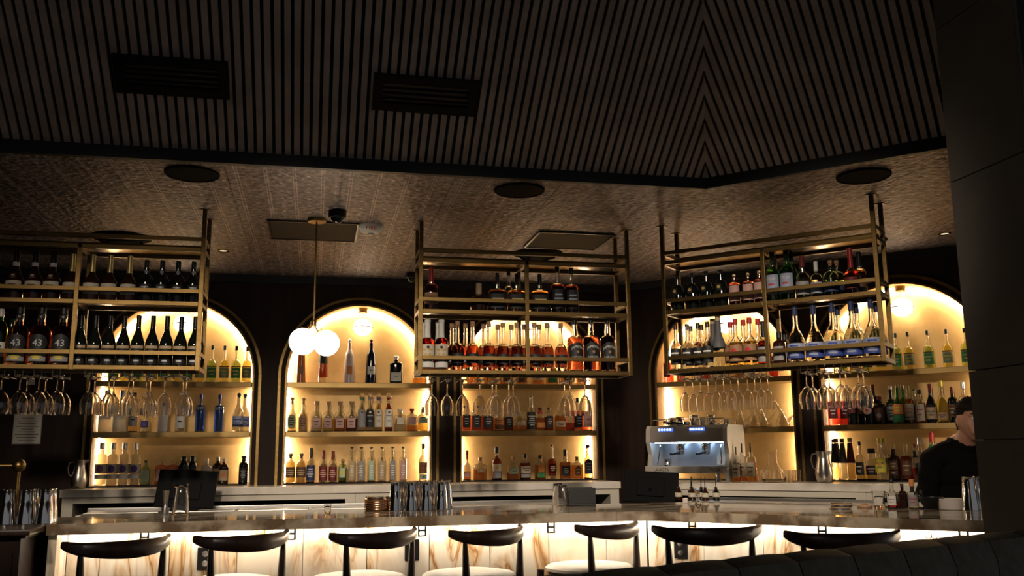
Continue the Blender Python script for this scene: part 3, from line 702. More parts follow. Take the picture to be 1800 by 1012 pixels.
kind('whitelabel', .135, .50, .64, .058, clear, red_dk, .62, cap=(.056, .64, C['white'], 'foil'), labels=[(.20, .50, 65, C['cream'], [('disc', .44, .03, 'black'), ('lines', 2, 'gold')]), (.05, .17, 62, C['white'])])
kind('script', .134, .34, .56, .045, clear, deep, .50, cap=(.05, .90, cork), labels=[(.14, .34, 60, C['black'], [('lines', 2, 'grey')])], shape='bulb', neck=.86)
kind('blackbarrel', .150, .55, .68, .060, clear, deep, .64, cap=(.046, .90, black_soft), labels=[(.20, .54, 66, C['black'], [TX('JAMESON', .455, .06, 'white', .25, 2.6), ('disc', .36, .026, 'kraft'), TX('BLACK BARREL', .265, .034, 'silver', .22)], 'arch')], neck=.75)
kind('medal', .19, .42, .72, .055, dk_glass, cap=(.06, .86, black_soft, 'tee'), labels=[(.44, .62, 20, C['black'], [('disc', .53, .045, 'gold')])], shape='round', ex=2.4)
kind('rosegin', .165, .64, .74, .05, gl_pink, pink, .7, cap=(.055, .86, clear, 'ball'), labels=[(.14, .62, 62, C['rose'], [('lines', 1, 'cream')])], ex=2.4)
kind('vida', .135, .50, .68, .05, gl_green, watr, .62, cap=(.052, .76, dk_green), labels=[(.14, .52, 62, C['greyblue'], [TX('VIDA', .44, .055, 'white'), ('lines', 1, 'red')])])
kind('darkgreen', .13, .5, .68, .048, gl_green, grn, .5, cap=(.05, .78, dk_green))
kind('clear_redcap', .16, .46, .62, .055, clear, honey, .42, cap=(.055, .74, C['dkred']), labels=[(.10, .40, 60, C['grey'], [('lines', 2, 'white')])])
kind('clear_whitecap', .165, .50, .66, .055, clear, honey, .48, cap=(.055, .74, C['white']), labels=[(.12, .42, 62, C['greyblue'], [('lines', 2, 'white')])])
kind('greenjug', .21, .50, .70, .05, gl_pale, grn, .45, cap=(.06, .84, cork, 'tee'), labels=[(.12, .40, 65, C['navy'])])
kind('waxred2', .15, .40, .60, .052, clear, redl, .5, cap=(.054, .58, wax, 'foil'), labels=[(.12, .36, 60, C['dkred'], [('lines', 1, 'cream')])], shape='slope')
kind('amberdark', .14, .46, .62, .05, clear, amber, .56, cap=(.054, .66, black_soft), labels=[(.14, .36, 60, C['brown'])])
kind('blacklabel', .122, .46, .66, .044, clear, watr, .58, cap=(.047, .88, ebony), labels=[(.11, .46, 75, C['black'], [('lines', 3, 'white')])], shape='slope')
kind('greywrap', .125, .40, .70, .048, clear, watr, .3, cap=(.05, .90, C['tan']), labels=[], shape='slope', sleeve=(.38, .90, C['charcoal']))
kind('kraftred', .15, .44, .64, .045, clear, honey, .5, cap=(.052, .88, C['red']), labels=[(.10, .44, 70, C['kraft'], [('disc', .30, .07, 'red')])], shape='slope')
kind('darkcap', .145, .42, .58, .05, clear, redl, .54, cap=(.06, .64, black), labels=[(.06, .40, 62, C['grey'], [('lines', 2, 'white')])])
kind('apothecary', .19, .60, .74, .075, dk_brown, cap=(.08, .82, black), labels=[(.10, .54, 55, C['grey'], [('lines', 2, 'black')])], ex=2.6)
kind('bluecap', .158, .30, .68, .042, clear, watr, .52, cap=(.045, .83, C['navy']), labels=[(.235, .33, 70, C['greyblue'], [('lines', 1, 'blue')]), (.07, .22, 68, C['blue'], [('lines', 2, 'greyblue')])], shape='slope')
kind('herb_green', .125, .46, .62, .034, clear, grn, .66, cap=(.042, .88, black), labels=[(.12, .40, 66, C['green'], [('lines', 2, 'gold')]), (.41, .44, 80, C['black'])])
kind('herb_yellow', .125, .46, .62, .034, clear, yel, .66, cap=(.042, .88, black), labels=[(.12, .40, 66, C['sage'], [('lines', 2, 'yellow')]), (.41, .44, 80, C['black'])])
kind('frostbig', .145, .62, .74, .05, frost, cap=(.055, .85, silver_foil), labels=[(.30, .55, 45, C['cream'], [('lines', 2, 'tan')])])
kind('tanlabel', .115, .60, .72, .045, clear, honey, .5, cap=(.052, .86, black), labels=[(.16, .60, 60, C['grey'], [('disc', .50, .035, 'black'), ('lines', 2, 'black')])])
kind('purplesq', .17, .58, .68, .05, clear, watr, .5, cap=(.055, .9, black), labels=[(.22, .55, 40, C['purple'], [('lines', 2, 'greyblue')])], ex=4, sy=.7)
kind('frostwhite', .13, .62, .74, .045, white_gl, cap=(.05, .86, silver_foil), labels=[(.66, .72, 20, C['purple'])])
kind('clearwhite', .125, .60, .72, .045, clear, watr, .6, cap=(.05, .86, silver_foil), labels=[(.10, .58, 55, C['white'], [('disc', .50, .035, 'red'), ('lines', 2, 'black')])])
kind('bluesky', .128, .66, .72, .040, gl_blue, blu, .6, cap=(.042, .88, C['blue']), labels=[(.56, .68, 55, gl_blue, [TX('SKYY', .62, .075, 'white', .17)])])
kind('bluewhite', .155, .42, .72, .05, clear, watr, .52, cap=(.055, .88, C['navy'], 'ball'), labels=[(.13, .40, 70, C['greyblue'], [('lines', 2, 'blue')]), (.13, .19, 70, C['blue'])], shape='slope')
kind('emblem', .126, .66, .74, .052, clear, watr, .9, cap=(.055, .85, silver_foil), labels=[(.28, .50, 88, C['cream'], [('disc', .39, .085, 'purple')]), (.16, .26, 85, C['white'])])
kind('greenflask', .19, .62, .84, .06, gl_pale, watr, .5, cap=(.06, .9, dk_green), labels=[(.14, .60, 45, C['palegreen'])], ex=3, sy=.6, shape='cone')
kind('rosesq', .22, .72, .80, .07, gl_pink, pink, .7, cap=(.085, .86, clear, 'ball'), labels=[(.16, .62, 40, C['rose'])], ex=4, sy=.7)
kind('blackjar', .20, .66, .82, .11, dk_glass, cap=(.115, .84, dk_glass), labels=[(.20, .56, 50, C['black'], [('lines', 2, 'silver')])])
kind('whitesq', .20, .62, .74, .065, white_gl, cap=(.072, .80, C['cream']), labels=[(.14, .5, 40, C['cream'], [('lines', 1, 'gold')])], ex=4, sy=.6)
kind('monk', .19, .62, .78, .06, dk_brown, cap=(.065, .86, C['grey']), labels=[(.14, .56, 48, C['tan'], [('disc', .35, .10, 'orange')])], ex=3, sy=.65)
kind('blacktall', .16, .62, .78, .07, dk_glass, cap=(.085, .86, black_soft, 'tee'), labels=[(.10, .58, 50, C['black'], [('lines', 5, 'grey')])])
kind('tapbrown', .105, .60, .80, .045, mat('orange_glaze', (.45, .13, .03), .2), cap=(.045, .92, cork), shape='flare', labels=[(.2, .4, 30, C['kraft'])])
kind('smokefade', .115, .60, .80, .045, clear, deep, .45, cap=(.05, .90, black_soft), shape='flare', sleeve=(.45, .85, C['black']))
kind('rosetall', .120, .62, .80, .040, rose_w, cap=(.036, .90, silver_foil, 'ball'), shape='flare', labels=[(.20, .38, 30, C['orange'])])
kind('blackslim', .120, .62, .80, .040, dk_blue, cap=(.036, .90, black_soft, 'ball'), shape='flare', labels=[(.20, .38, 45, C['white'], [('lines', 1, 'grey')])])
kind('blacksquat', .225, .70, .80, .07, dk_glass, cap=(.085, .86, silver_foil, 'tee'), labels=[(.08, .40, 45, C['white'], [('lines', 1, 'grey')])], ex=3, sy=.7)
kind('bubble', .115, .46, .66, .048, clear, honey, .36, cap=(.050, .80, cork, 'ball'), labels=[(.08, .50, 62, C['sage'], [('lines', 4, 'black')], 'oval')], shape='slope')
kind('bubble2', .115, .46, .66, .048, clear, honey, .5, cap=(.050, .80, cork, 'ball'), labels=[(.05, .50, 62, C['kraft'], [('lines', 4, 'brown')], 'arch')], shape='slope')
for nm, lq in (('clear', watr), ('yellow', yel), ('amber', amber), ('dark', deep)):
    kind('decanter_'+nm, .185, .46, .66, .065, clear, lq, .42, cap=(.085, .88, cork, 'cork'), labels=[(.12, .44, 38, C['rose'], [('lines', 2, 'brown')])], ex=3.4, sy=.75)
for nm, lb, lq, capc in (('silver', 'grey', watr, 'green'), ('black', 'black', watr, 'grey'), ('rested', 'cream', honey, 'purple'), ('aged', 'white', deep, 'dkred')):
    kind('swing_'+nm, .106, .46, .74, .046, clear, lq, .72, cap=(.062, .84, clear, 'swing'), labels=[(.11, .56, 64, C[lb], [('disc', .49, .028, 'dkred' if lb != 'black' else 'white'), ('lines', 2, 'grey')]), (.80, .86, 90, C[capc])], shape='slope')
kind('squareclear', .27, .62, .74, .10, clear, watr, .30, cap=(.12, .86, C['cream'], 'cork'), labels=[(.30, .6, 30, C['cream'])], ex=4, sy=.7)
kind('squarered', .24, .64, .74, .085, clear, amber, .26, cap=(.10, .80, C['red'], 'tee'), labels=[(.32, .62, 38, C['rose'])], ex=3.4, sy=.7)
kind('squaregold', .24, .60, .74, .08, clear, honey, .34, cap=(.07, .84, cork), labels=[(.36, .58, 44, C['sage'], [('lines', 1, 'black')])], ex=2.6, sy=.8)
kind('bandgold', .16, .60, .76, .056, clear, honey, .72, cap=(.07, .84, ebony, 'tee'), labels=[(.18, .54, 85, C['brown'], [('lines', 3, 'tan')])])
kind('poster_black', .118, .54, .68, .05, clear, watr, .62, cap=(.05, .70, black), labels=[(.06, .50, 80, C['navy'], [('lines', 4, 'silver')])])
kind('poster_red', .122, .54, .70, .05, clear, watr, .6, cap=(.052, .72, C['dkred']), labels=[(.06, .50, 80, C['dkred'], [('lines', 4, 'rose')])])
kind('greenshort', .18, .66, .78, .07, gl_pale, grn, .6, cap=(.08, .86, cork, 'ball'), labels=[(.2, .6, 40, C['palegreen'], [('disc', .42, .09, 'yellow')])], ex=2.6)
for nm, lb in (('grey', 'grey'), ('green', 'palegreen'), ('tan', 'tan'), ('pink', 'rose')):
    kind('saw_'+nm, .112, .60, .70, .042, clear, watr, .45, cap=(.052, .95, ebony, 'tee'), labels=[(.05, .60, 42, C[lb], [('lines', 5, 'white')])])
kind('redlabel', .112, .50, .70, .042, clear, watr, .3, cap=(.046, .86, ebony), labels=[(.20, .50, 75, C['kraft'], [('lines', 2, 'red')]), (.05, .18, 60, C['palegreen'], [('disc', .11, .035, 'green')])])
kind('longneck_amber', .135, .44, .62, .038, clear, amber, .30, cap=(.045, .70, C['red'], 'tee'), labels=[(.12, .26, 60, C['rose'])], shape='slope')
kind('flask_amber', .30, .56, .72, .09, clear, amber, .48, cap=(.09, .84, cork, 'cork'), labels=[(.34, .5, 30, C['tan'], [('disc', .42, .05, 'cream')])], sy=.6, ex=2.8)
kind('tall_amber', .16, .46, .66, .052, clear, deep, .74, cap=(.075, .80, black, 'cap'), labels=[(.26, .48, 55, C['cream'], [('disc', .38, .06, 'gold')]), (.06, .24, 50, C['grey'])])
kind('squat_amber', .28, .54, .74, .09, clear, amber, .32, cap=(.09, .84, cork, 'cork'), labels=[(.26, .50, 45, C['sage'], [('lines', 1, 'brown')])], ex=2.4, sy=.75)
kind('cream_label', .21, .56, .70, .075, clear, deep, .64, cap=(.08, .84, black_soft), labels=[(.26, .52, 65, C['cream'], [('lines', 2, 'brown')]), (.08, .22, 60, C['grey'])], ex=2.6)
kind('tealabel', .22, .58, .70, .085, clear, amber, .6, cap=(.08, .86, black_soft), labels=[(.30, .60, 32, C['orange']), (.08, .28, 40, C['green'])], ex=4, sy=.75)
kind('gourd', .135, .42, .60, .040, clear, deep, .58, cap=(.040, .94, C['dkred']), labels=[(.18, .44, 50, deep, [('lines', 3, 'white')])], shape='bulb')
kind('square_black', .19, .54, .60, .07, clear, amber, .56, cap=(.065, .78, black), labels=[(.10, .46, 40, C['black'], [('lines', 3, 'grey')])], ex=4.5, sy=.9)
kind('archlabel', .29, .64, .74, .08, clear, amber, .62, cap=(.075, .82, cork), labels=[(.14, .58, 28, C['brown'], [('lines', 2, 'gold')], 'arch')], ex=3, sy=.6)
kind('greenblack', .13, .50, .70, .048, clear, honey, .74, cap=(.06, .90, ebony), labels=[(.14, .58, 60, C['navy'], [('lines', 3, 'grey')], 'arch')], shape='slope')
kind('jar_dark', .24, .70, .84, .09, clear, deep, .60, cap=(.10, .90, ebony), labels=[(.14, .64, 42, C['black'], [('lines', 3, 'silver')])], ex=3, sy=.8)
kind('jar_orange', .20, .64, .78, .09, clear, amber, .5, cap=(.09, .88, cork), labels=[(.30, .60, 60, C['orange'], [('lines', 2, 'brown')]), (.08, .26, 50, C['brown'])])
kind('globejar', .38, .46, .68, .13, clear, amber, .28, cap=(.12, .92, clear, 'cork'), labels=[(.30, .48, 50, C['tan'])], shape='round')
kind('silverslim', .125, .56, .66, .052, clear, watr, .3, cap=(.05, .97, black), labels=[(.04, .54, 80, C['black'], [('lines', 5, 'silver')])])
kind('smallamber', .20, .62, .70, .10, clear, amber, .55, cap=(.10, .86, C['dkred'], 'cork'), labels=[(.14, .36, 60, C['orange']), (.72, .84, 80, C['red'])], ex=2.6)
kind('roundshoulder', .27, .48, .76, .10, clear, amber, .68, cap=(.09, .9, clear, 'cork'), labels=[(.18, .42, 60, C['cream'], [('lines', 2, 'dkred')])])
kind('cyl_amber', .17, .60, .76, .06, clear, deep, .34, cap=(.065, .88, cork, 'cork'), labels=[])
kind('whiterye', .19, .58, .70, .07, clear, deep, .5, cap=(.075, .88, black), labels=[(.10, .56, 62, C['rose'], [('lines', 1, 'dkred')])], ex=2.6)
kind('bitterred', .17, .74, .82, .06, clear, redl, .72, cap=(.06, .9, C['white']), labels=[(.20, .70, 40, C['dkred'], [('lines', 3, 'white')])], ex=4, sy=.8)
kind('darkpic', .155, .56, .70, .05, dk_glass, cap=(.052, .84, black), labels=[(.30, .56, 50, C['brown'], [('disc', .44, .06, 'tan')])])
kind('darkred_lab', .155, .56, .70, .05, dk_glass, cap=(.052, .84, C['dkred']), labels=[(.34, .58, 50, C['dkred'], [('lines', 1, 'white')])])
kind('diamond', .16, .52, .70, .05, dk_glass, cap=(.05, .84, black), labels=[(.30, .54, 50, C['rose'], [('lines', 1, 'red')], 'oval')])
kind('shortdark', .21, .60, .74, .08, dk_brown, cap=(.08, .86, C['dkred']), labels=[(.12, .56, 52, C['brown'], [('disc', .3, .09, 'grey')])])
kind('silverlabel', .135, .50, .66, .045, dk_green, cap=(.045, .90, silver_foil), labels=[(.10, .46, 60, C['grey'], [('lines', 3, 'black')])], ex=2.3)
kind('greenorange', .135, .44, .72, .045, gl_green, watr, .6, cap=(.045, .92, C['tan']), labels=[(.24, .50, 75, C['orange'], [('lines', 2, 'yellow')]), (.04, .22, 75, C['green'])], shape='slope')
kind('creamslant', .13, .52, .66, .05, clear, amber, .66, cap=(.045, .88, clear), labels=[(.18, .52, 62, C['cream'], [('lines', 2, 'orange')]), (.10, .15, 62, C['white'])])
kind('creamred', .15, .56, .70, .05, clear, amber, .6, cap=(.05, .86, black), labels=[(.08, .58, 55, C['cream'], [('lines', 2, 'red')])])
kind('vermouth', .125, .42, .74, .045, dk_glass, cap=(.047, .82, C['dkred']), labels=[(.10, .40, 66, C['tan'], [('disc', .28, .045, 'sage'), ('lines', 2, 'dkred')])], shape='slope')
kind('yellowbot', .122, .42, .70, .044, clear, yel, .58, cap=(.046, .84, C['yellow']), labels=[(.08, .24, 60, C['tan'], [('lines', 2, 'dkred')])], shape='slope')
kind('darkwine', .135, .58, .72, .044, dk_glass, cap=(.046, .80, C['dkred']), labels=[(.16, .52, 55, C['brown'], [('lines', 2, 'grey')])])
kind('clearsilver', .13, .5, .66, .045, clear, watr, .4, cap=(.048, .84, silver_foil), labels=[(.1, .4, 60, C['cream'])])
kind('cone_black', .10, .34, .86, .048, clear, honey, .3, cap=(.052, .90, C['brown']), labels=[], shape='cone', sleeve=(.42, .88, C['black']))
kind('cone_grey', .10, .34, .86, .048, clear, watr, .3, cap=(.052, .90, C['brown']), labels=[], shape='cone', sleeve=(.40, .88, C['charcoal']))
kind('cone_red', .10, .34, .86, .048, clear, honey, .38, cap=(.052, .90, C['tan']), labels=[], shape='cone', sleeve=(.40, .88, C['dkred']))
kind('blacksquarelab', .118, .48, .66, .038, clear, honey, .25, cap=(.042, .90, black), labels=[(.13, .46, 52, C['black'], [('lines', 2, 'white'), ('disc', .22, .04, 'grey')])], ex=2.6)
kind('squat_blackcap', .20, .48, .64, .11, clear, honey, .3, cap=(.125, .84, black), labels=[(.16, .46, 60, C['black'], [('lines', 2, 'rose')])])
kind('yellowcap', .135, .46, .68, .05, clear, watr, .4, cap=(.05, .88, C['yellow']), labels=[(.18, .52, 64, C['yellow'], [('disc', .38, .05, 'orange'), ('lines', 2, 'green')])])
kind('rumdark', .165, .56, .70, .06, clear, deep, .66, cap=(.062, .86, clear, 'cap'), labels=[(.14, .54, 50, C['brown'], [('lines', 2, 'tan')])])
kind('rumscript', .165, .56, .70, .06, dk_brown, cap=(.062, .86, clear, 'cap'), labels=[(.30, .54, 45, C['brown'], [('lines', 2, 'tan')]), (.14, .26, 40, C['brown'], [('lines', 1, 'white')])])
kind('halfred', .14, .46, .66, .05, clear, redl, .34, cap=(.06, .9, C['dkred'], 'tee'), labels=[(.62, .8, 90, C['black'])])
kind('splitwine', .16, .50, .66, .055, dk_glass, cap=(.07, .84, C['orange']), labels=[(.05, .3, 60, C['cream'], [('lines', 1, 'red')])])
kind('redgreencap', .125, .46, .70, .045, clear, watr, .3, cap=(.046, .80, C['red']), labels=[(.66, .74, 90, C['green'])])
kind('pourer', .135, .58, .66, .05, clear, amber, .5, cap=(.02, .76, black), labels=[(.14, .5, 55, C['cream'], [('lines', 2, 'brown')])])
kind('bitters_clear', .19, .46, .66, .06, clear, redl, .2, cap=(.07, .88, black), labels=[(.10, .42, 50, C['white'], [('lines', 2, 'grey')])], shape='slope')
kind('bitters_brown', .20, .54, .72, .07, dk_brown, cap=(.075, .86, black), labels=[])
kind('bitters_red', .17, .50, .58, .065, clear, honey, .3, cap=(.085, .76, C['orange']), labels=[(.58, .76, 180, C['black']), (.08, .46, 60, C['grey'], [('lines', 2, 'red')])])
kind('dropper', .22, .60, .72, .10, dk_glass, cap=(.11, .78, black), labels=[(.08, .34, 60, C['cream'])])
def row(run, D, z0, place, items, name='liquor_bottle', cat='bottle'):
    for it in items:
        x, y, kn, desc = it[:4]; op = it[4] if len(it) > 4 else {}
        d = D+op.get('d', 0)
        if 'h' in op:
            a, _, _ = onrun(run, x, y, d); h = op['h']
        else:
            a, _, zt = onrun(run, x, y, d); h = zt-z0
            if z0 == Z_LO: h = min(h, 2.298-z0)
        wf = h*op.get('w', 1); a = max(a, op.get('amin', -99))
        o = spawn(kn, W(run, a, d, z0+.0006), RZ(run)+math.radians(op.get('r', random.uniform(-6, 6))), (wf, wf, h), op.get('n', name))
        rad_ = KR[kn]*wf
        if D > 7.4 or run == 'R' and D > 7.3: lo, hi = WALL[run]+.006+rad_, WALL[run]+DEP-.036-rad_
        elif z0 > 1.5: b_ = min((c[3] for c in RACK.values() if c[0] == run), key=lambda q: abs(q+.1-D)); lo, hi = b_+.0135+rad_, b_+RD-.0135-rad_
        else: lo, hi = d-.05, d+.05
        if hi < lo: lo = hi = (lo+hi)/2
        al, ah = -99, 99
        if D > WALL[run]:
            nc, nh = min(((c_, h_) for r_, c_, h_ in NICHES if r_ == run), key=lambda q: abs(q[0]-a)); al, ah = nc-nh+.011+rad_, nc+nh-.011-rad_
        relax_add(o, (run, round(z0, 3), 'left' if (run == 'L' and z0 > 1.9 and D < 7 and a < 0) else ''), run, a, min(max(d, lo), hi), z0+.0006, rad_, lo, hi, al, ah)
        reg(o, desc, place, cat, x)
def alike(kn, desc, pts, **op): return [(x, y, kn, desc, dict(op)) for x, y in pts]
def up_arch(cx): return cx
# --- left rack
row('L', 5.77+.085, Z_UP, 'left rack upper tier', alike('cognac_dark', 'cognac bottle with black neck', [(31, 440.5), (64.5, 441.5), (96, 442.5)])
    + alike('cognac_gold', 'cognac bottle with gold neck', [(129.5, 446), (164.5, 447), (195.5, 448.5), (229.5, 450)]) + alike('port', 'black port bottle', [(259, 457.5), (286.4, 458), (314.5, 459.5), (341.5, 460)]))
row('L', 5.77+.085, Z_LO, 'left rack lower tier', alike('vanilla43', 'amber liqueur bottle marked 43', [(39.5, 536), (78.5, 536.5), (116.5, 537)]) + alike('wine', 'black sparkling wine bottle', [(150, 554), (173, 554.3), (197, 554.6), (221, 555), (243.8, 554.5), (268, 555), (291, 555.5), (314, 556.5), (338, 556.5)], name='wine_bottle')
    + [(5, 543, 'tallgreen', 'green bottle with white cap', {'w': .95}), (22, 560, 'darkgreen', 'dark green bottle behind', {'d': .085})])
# --- centre rack
row('L', 5.83+.085, Z_UP, 'centre rack upper tier', [(758.3, 470, 'redwax', 'red wax-necked bourbon bottle'), (841.7, 498, 'collar', 'squat dark bottle with tan collar')]
    + alike('flask_dark', 'flat amber flask with black label', [(874.4, 480), (907.8, 481), (948.4, 482)]) + alike('ryedark', 'black-labelled whiskey bottle', [(979.6, 468), (1003.3, 471)]) + [(894, 477, 'slimclear', 'slim clear bottle behind', {'d': .10})])
row('L', 5.83+.068, Z_LO, 'centre rack lower tier', alike('whitelabel', 'white-labelled dark red bottle', [(752, 561.7), (776, 562)]) + alike('blackbarrel', 'black-labelled Irish whiskey bottle', [(1008.9, 561), (1037.8, 559), (1067, 560)]) +
    alike('script', 'cork-topped rye bottle in front', [(804.4, 564.4), (830.6, 565), (859, 565.5), (883.9, 567), (908.3, 567), (938.9, 567), (961.7, 568), (986, 568.5)]))
row('L', 5.83+.182, Z_LO, 'centre rack lower tier', alike('script', 'cork-topped rye bottle behind', [(794.4, 568), (818.3, 568), (850, 569), (875, 570.5), (898.9, 571), (920.9, 570), (947.2, 570.5)]) + alike('whitelabel', 'white-labelled dark red bottle behind', [(747, 566), (771, 566)]))
# --- right rack
row('R', 5.60+.09, Z_UP, 'right rack upper tier', alike('medal', 'round black bottle with gold medallion', [(1190, 483.3), (1216, 480.5), (1241, 477), (1264.4, 474.5)]) + alike('rosegin', 'rose pink gin bottle', [(1290, 481.5), (1314.4, 479), (1333.3, 475)])
    + alike('vida', 'green mezcal bottle with blue label', [(1360, 441), (1377.3, 439)]) + [(1388.7, 443, 'darkgreen', 'plain dark green bottle', {'d': .08}), (1410, 450.5, 'clear_redcap', 'white-labelled bottle with dark red cap'), (1432.4, 460, 'clear_whitecap', 'white-labelled bottle with white cap'),
    (1458, 458, 'greenjug', 'pale green jug bottle in front'), (1470, 458, 'greenjug', 'pale green jug bottle behind', {'d': .10}), (1493.3, 436, 'waxred2', 'ruby bottle with red wax neck'), (1508, 443, 'amberdark', 'amber bottle with black cap', {'d': .07})])
row('R', 5.60+.075, Z_LO, 'right rack lower tier', alike('blacklabel', 'clear bottle with wide black label', [(1186.7, 570), (1208.3, 569.5), (1227.2, 568), (1245, 566)]) + alike('greywrap', 'bottle with grey wrapped neck', [(1253.9, 560), (1270.6, 556)], d=.10) +
    alike('kraftred', 'red-capped bottle with brown label', [(1292.2, 560.5), (1315.6, 558.5)]) + [(1340.6, 564.5, 'darkcap', 'dark red bottle with black cap'), (1368.7, 584, 'apothecary', 'dark brown apothecary bottle'), (1378.5, 588, 'apothecary', 'dark brown apothecary bottle behind', {'d': .1})] +
    alike('bluecap', 'clear tequila bottle with blue cap', [(1396, 538), (1428, 535.5), (1461.3, 532), (1494.7, 528.5), (1529.3, 524.5)]))
row('R', 5.60+.184, Z_LO, 'right rack lower tier', alike('blacklabel', 'clear bottle with wide black label behind', [(1217.2, 572.5), (1235, 570.5)]) + alike('kraftred', 'red-capped bottle with brown label behind', [(1278.9, 566), (1300, 563), (1324, 561)]) +
    alike('bluecap', 'clear tequila bottle with blue cap behind', [(1471.3, 537), (1503.3, 534), (1538.3, 531)]))
# --- arches
SZ = [ZB+.0115, ZB+SHELF[1], ZB+SHELF[0]]
PL = ['bottom of ', 'middle shelf of ', 'top shelf of ']
A = ['leftmost arch', 'second arch', 'third arch', 'fourth arch', 'fifth arch']
DL, DR = 7.9+.105, 7.45+.105
herb = lambda pts: [(x, y, 'herb_'+c, c+' herbal liqueur bottle') for x, y, c in pts]
row('L', DL, SZ[2], PL[2]+A[0], herb([(203, 602, 'green'), (225, 602.6, 'yellow'), (247, 603.3, 'green'), (268.5, 604, 'yellow'), (290, 604.8, 'green'), (311.5, 605.5, 'yellow'), (332.5, 606.2, 'green'), (353.5, 606.6, 'yellow'), (374.3, 607, 'green'), (396, 607.5, 'yellow'), (416.5, 608, 'green'), (435.6, 609, 'yellow')]))
row('L', DL, SZ[1], PL[1]+A[0], [(181, 686, 'frostbig', 'frosted cream bottle', {'w': 1.15}), (201, 686, 'frostbig', 'frosted cream bottle', {'w': 1.15}), (219, 690, 'tanlabel', 'bottle with grey label and black cap'), (255.6, 722.8, 'purplesq', 'square bottle with purple label', {'w': 1.3}), (290, 690, 'frostwhite', 'white frosted vodka bottle'), (320, 690, 'clearwhite', 'clear vodka bottle with white label')]
    + alike('bluesky', 'slim blue vodka bottle', [(354, 693), (387, 693.5)], r=0) + [(433, 691, 'bluewhite', 'clear bottle with blue and white label', {'d': -.02}), (438.5, 692, 'bluewhite', 'clear bottle with blue and white label behind', {'d': .05})])
row('L', DL, SZ[0], PL[0]+A[0], alike('emblem', 'clear bottle with round purple emblem', [(177.8, 778), (196, 778), (215.6, 778), (235.6, 778.5)], r=0) + [(256, 809, 'greenflask', 'pale green flask bottle')] + alike('rosesq', 'square rose pink bottle', [(284, 808), (305.6, 808)]) +
    [(327, 802, 'blackjar', 'black shouldered jar bottle'), (336, 801.5, 'blackjar', 'black shouldered jar bottle behind', {'d': .05, 'w': .85}), (364, 806, 'whitesq', 'white square ceramic bottle'), (384, 803, 'monk', 'brown apothecary gin bottle behind', {'d': .05}), (394, 806, 'monk', 'brown apothecary gin bottle in front', {'d': -.03}), (431.7, 801, 'blacktall', 'black bottle with grey lettering'), (437, 802, 'blacktall', 'black bottle with grey lettering behind', {'d': .06})])
row('L', DL, SZ[2], PL[2]+A[1], [(531, 597, 'tapbrown', 'tapered orange brown bottle'), (569, 597, 'smokefade', 'tapered smoke-tinted bottle'), (615, 595.6, 'rosetall', 'tall pale rose ceramic bottle', {'w': 1.05}), (653, 596, 'blackslim', 'tall black bottle with white label', {'w': 1.05}), (696.6, 626, 'blacksquat', 'square black bottle with white label'), (738, 670, 'globejar', 'round orange decanter', {'h': .17})])
row('L', DL, SZ[1], PL[1]+A[1], [(513.3, 698, 'bubble', 'ball-stoppered bottle with green label', {'w': 1.1}), (534, 699, 'bubble2', 'ball-stoppered bottle with brown label', {'w': 1.1}), (557.8, 705, 'decanter_clear', 'corked decanter of clear spirit'), (579.4, 705.5, 'decanter_yellow', 'corked decanter of yellow spirit'), (597.8, 705.5, 'decanter_amber', 'corked decanter of amber spirit'), (617.4, 705.5, 'decanter_dark', 'corked decanter of dark amber spirit'),
    (636, 690, 'swing_silver', 'swing-top bottle with green neck band'), (650.5, 690, 'swing_black', 'swing-top bottle with black label'), (665.8, 690, 'swing_rested', 'swing-top bottle with purple neck band'), (683.9, 690, 'swing_aged', 'swing-top bottle of dark spirit'), (703.3, 718, 'squareclear', 'square clear decanter bottle'), (726, 718, 'squarered', 'square bottle with red stopper'), (743.3, 719, 'squaregold', 'gold tequila bottle with dark band', {'d': -.02}), (751, 715, 'squaregold', 'gold tequila bottle behind', {'d': .06, 'w': .7})])
row('L', DL, SZ[0], PL[0]+A[1], alike('bandgold', 'golden bottle with dark banded label', [(510, 797), (530, 797)]) + [(547.2, 787, 'poster_black', 'bottle with navy poster label'), (568.9, 791, 'poster_red', 'bottle with crimson poster label'), (585.8, 792.5, 'poster_red', 'bottle with crimson poster label', {'w': 1.04}), (602.8, 806.5, 'greenshort', 'short green bottle')] +
    [(618.9, 785.5, 'saw_tan', 'mezcal bottle with beige strip label'), (635.5, 785.5, 'saw_grey', 'mezcal bottle with grey strip label'), (653.3, 785.5, 'saw_green', 'mezcal bottle with green strip label'), (671.7, 785.5, 'saw_tan', 'mezcal bottle with beige strip label'), (690.5, 785, 'saw_grey', 'mezcal bottle with grey strip label'), (708.9, 785, 'saw_pink', 'mezcal bottle with pink strip label'), (748.9, 779.5, 'redlabel', 'clear bottle with red label')])
row('L', DL, SZ[2], PL[2]+A[2], [(x, 668, k, d, {'h': h}) for x, k, d, h in ((832, 'flask_amber', 'wide amber flask', .20), (862, 'squat_amber', 'squat amber bottle with green label', .20), (890, 'archlabel', 'amber flask with arched label', .21), (917, 'jar_orange', 'amber jar bottle with orange label', .25), (945, 'roundshoulder', 'round-shouldered amber bottle', .22), (970, 'tealabel', 'square amber bottle with green label', .24), (996, 'square_black', 'square amber bottle with black label', .26), (1022, 'smallamber', 'small amber bottle with red neck', .22))])
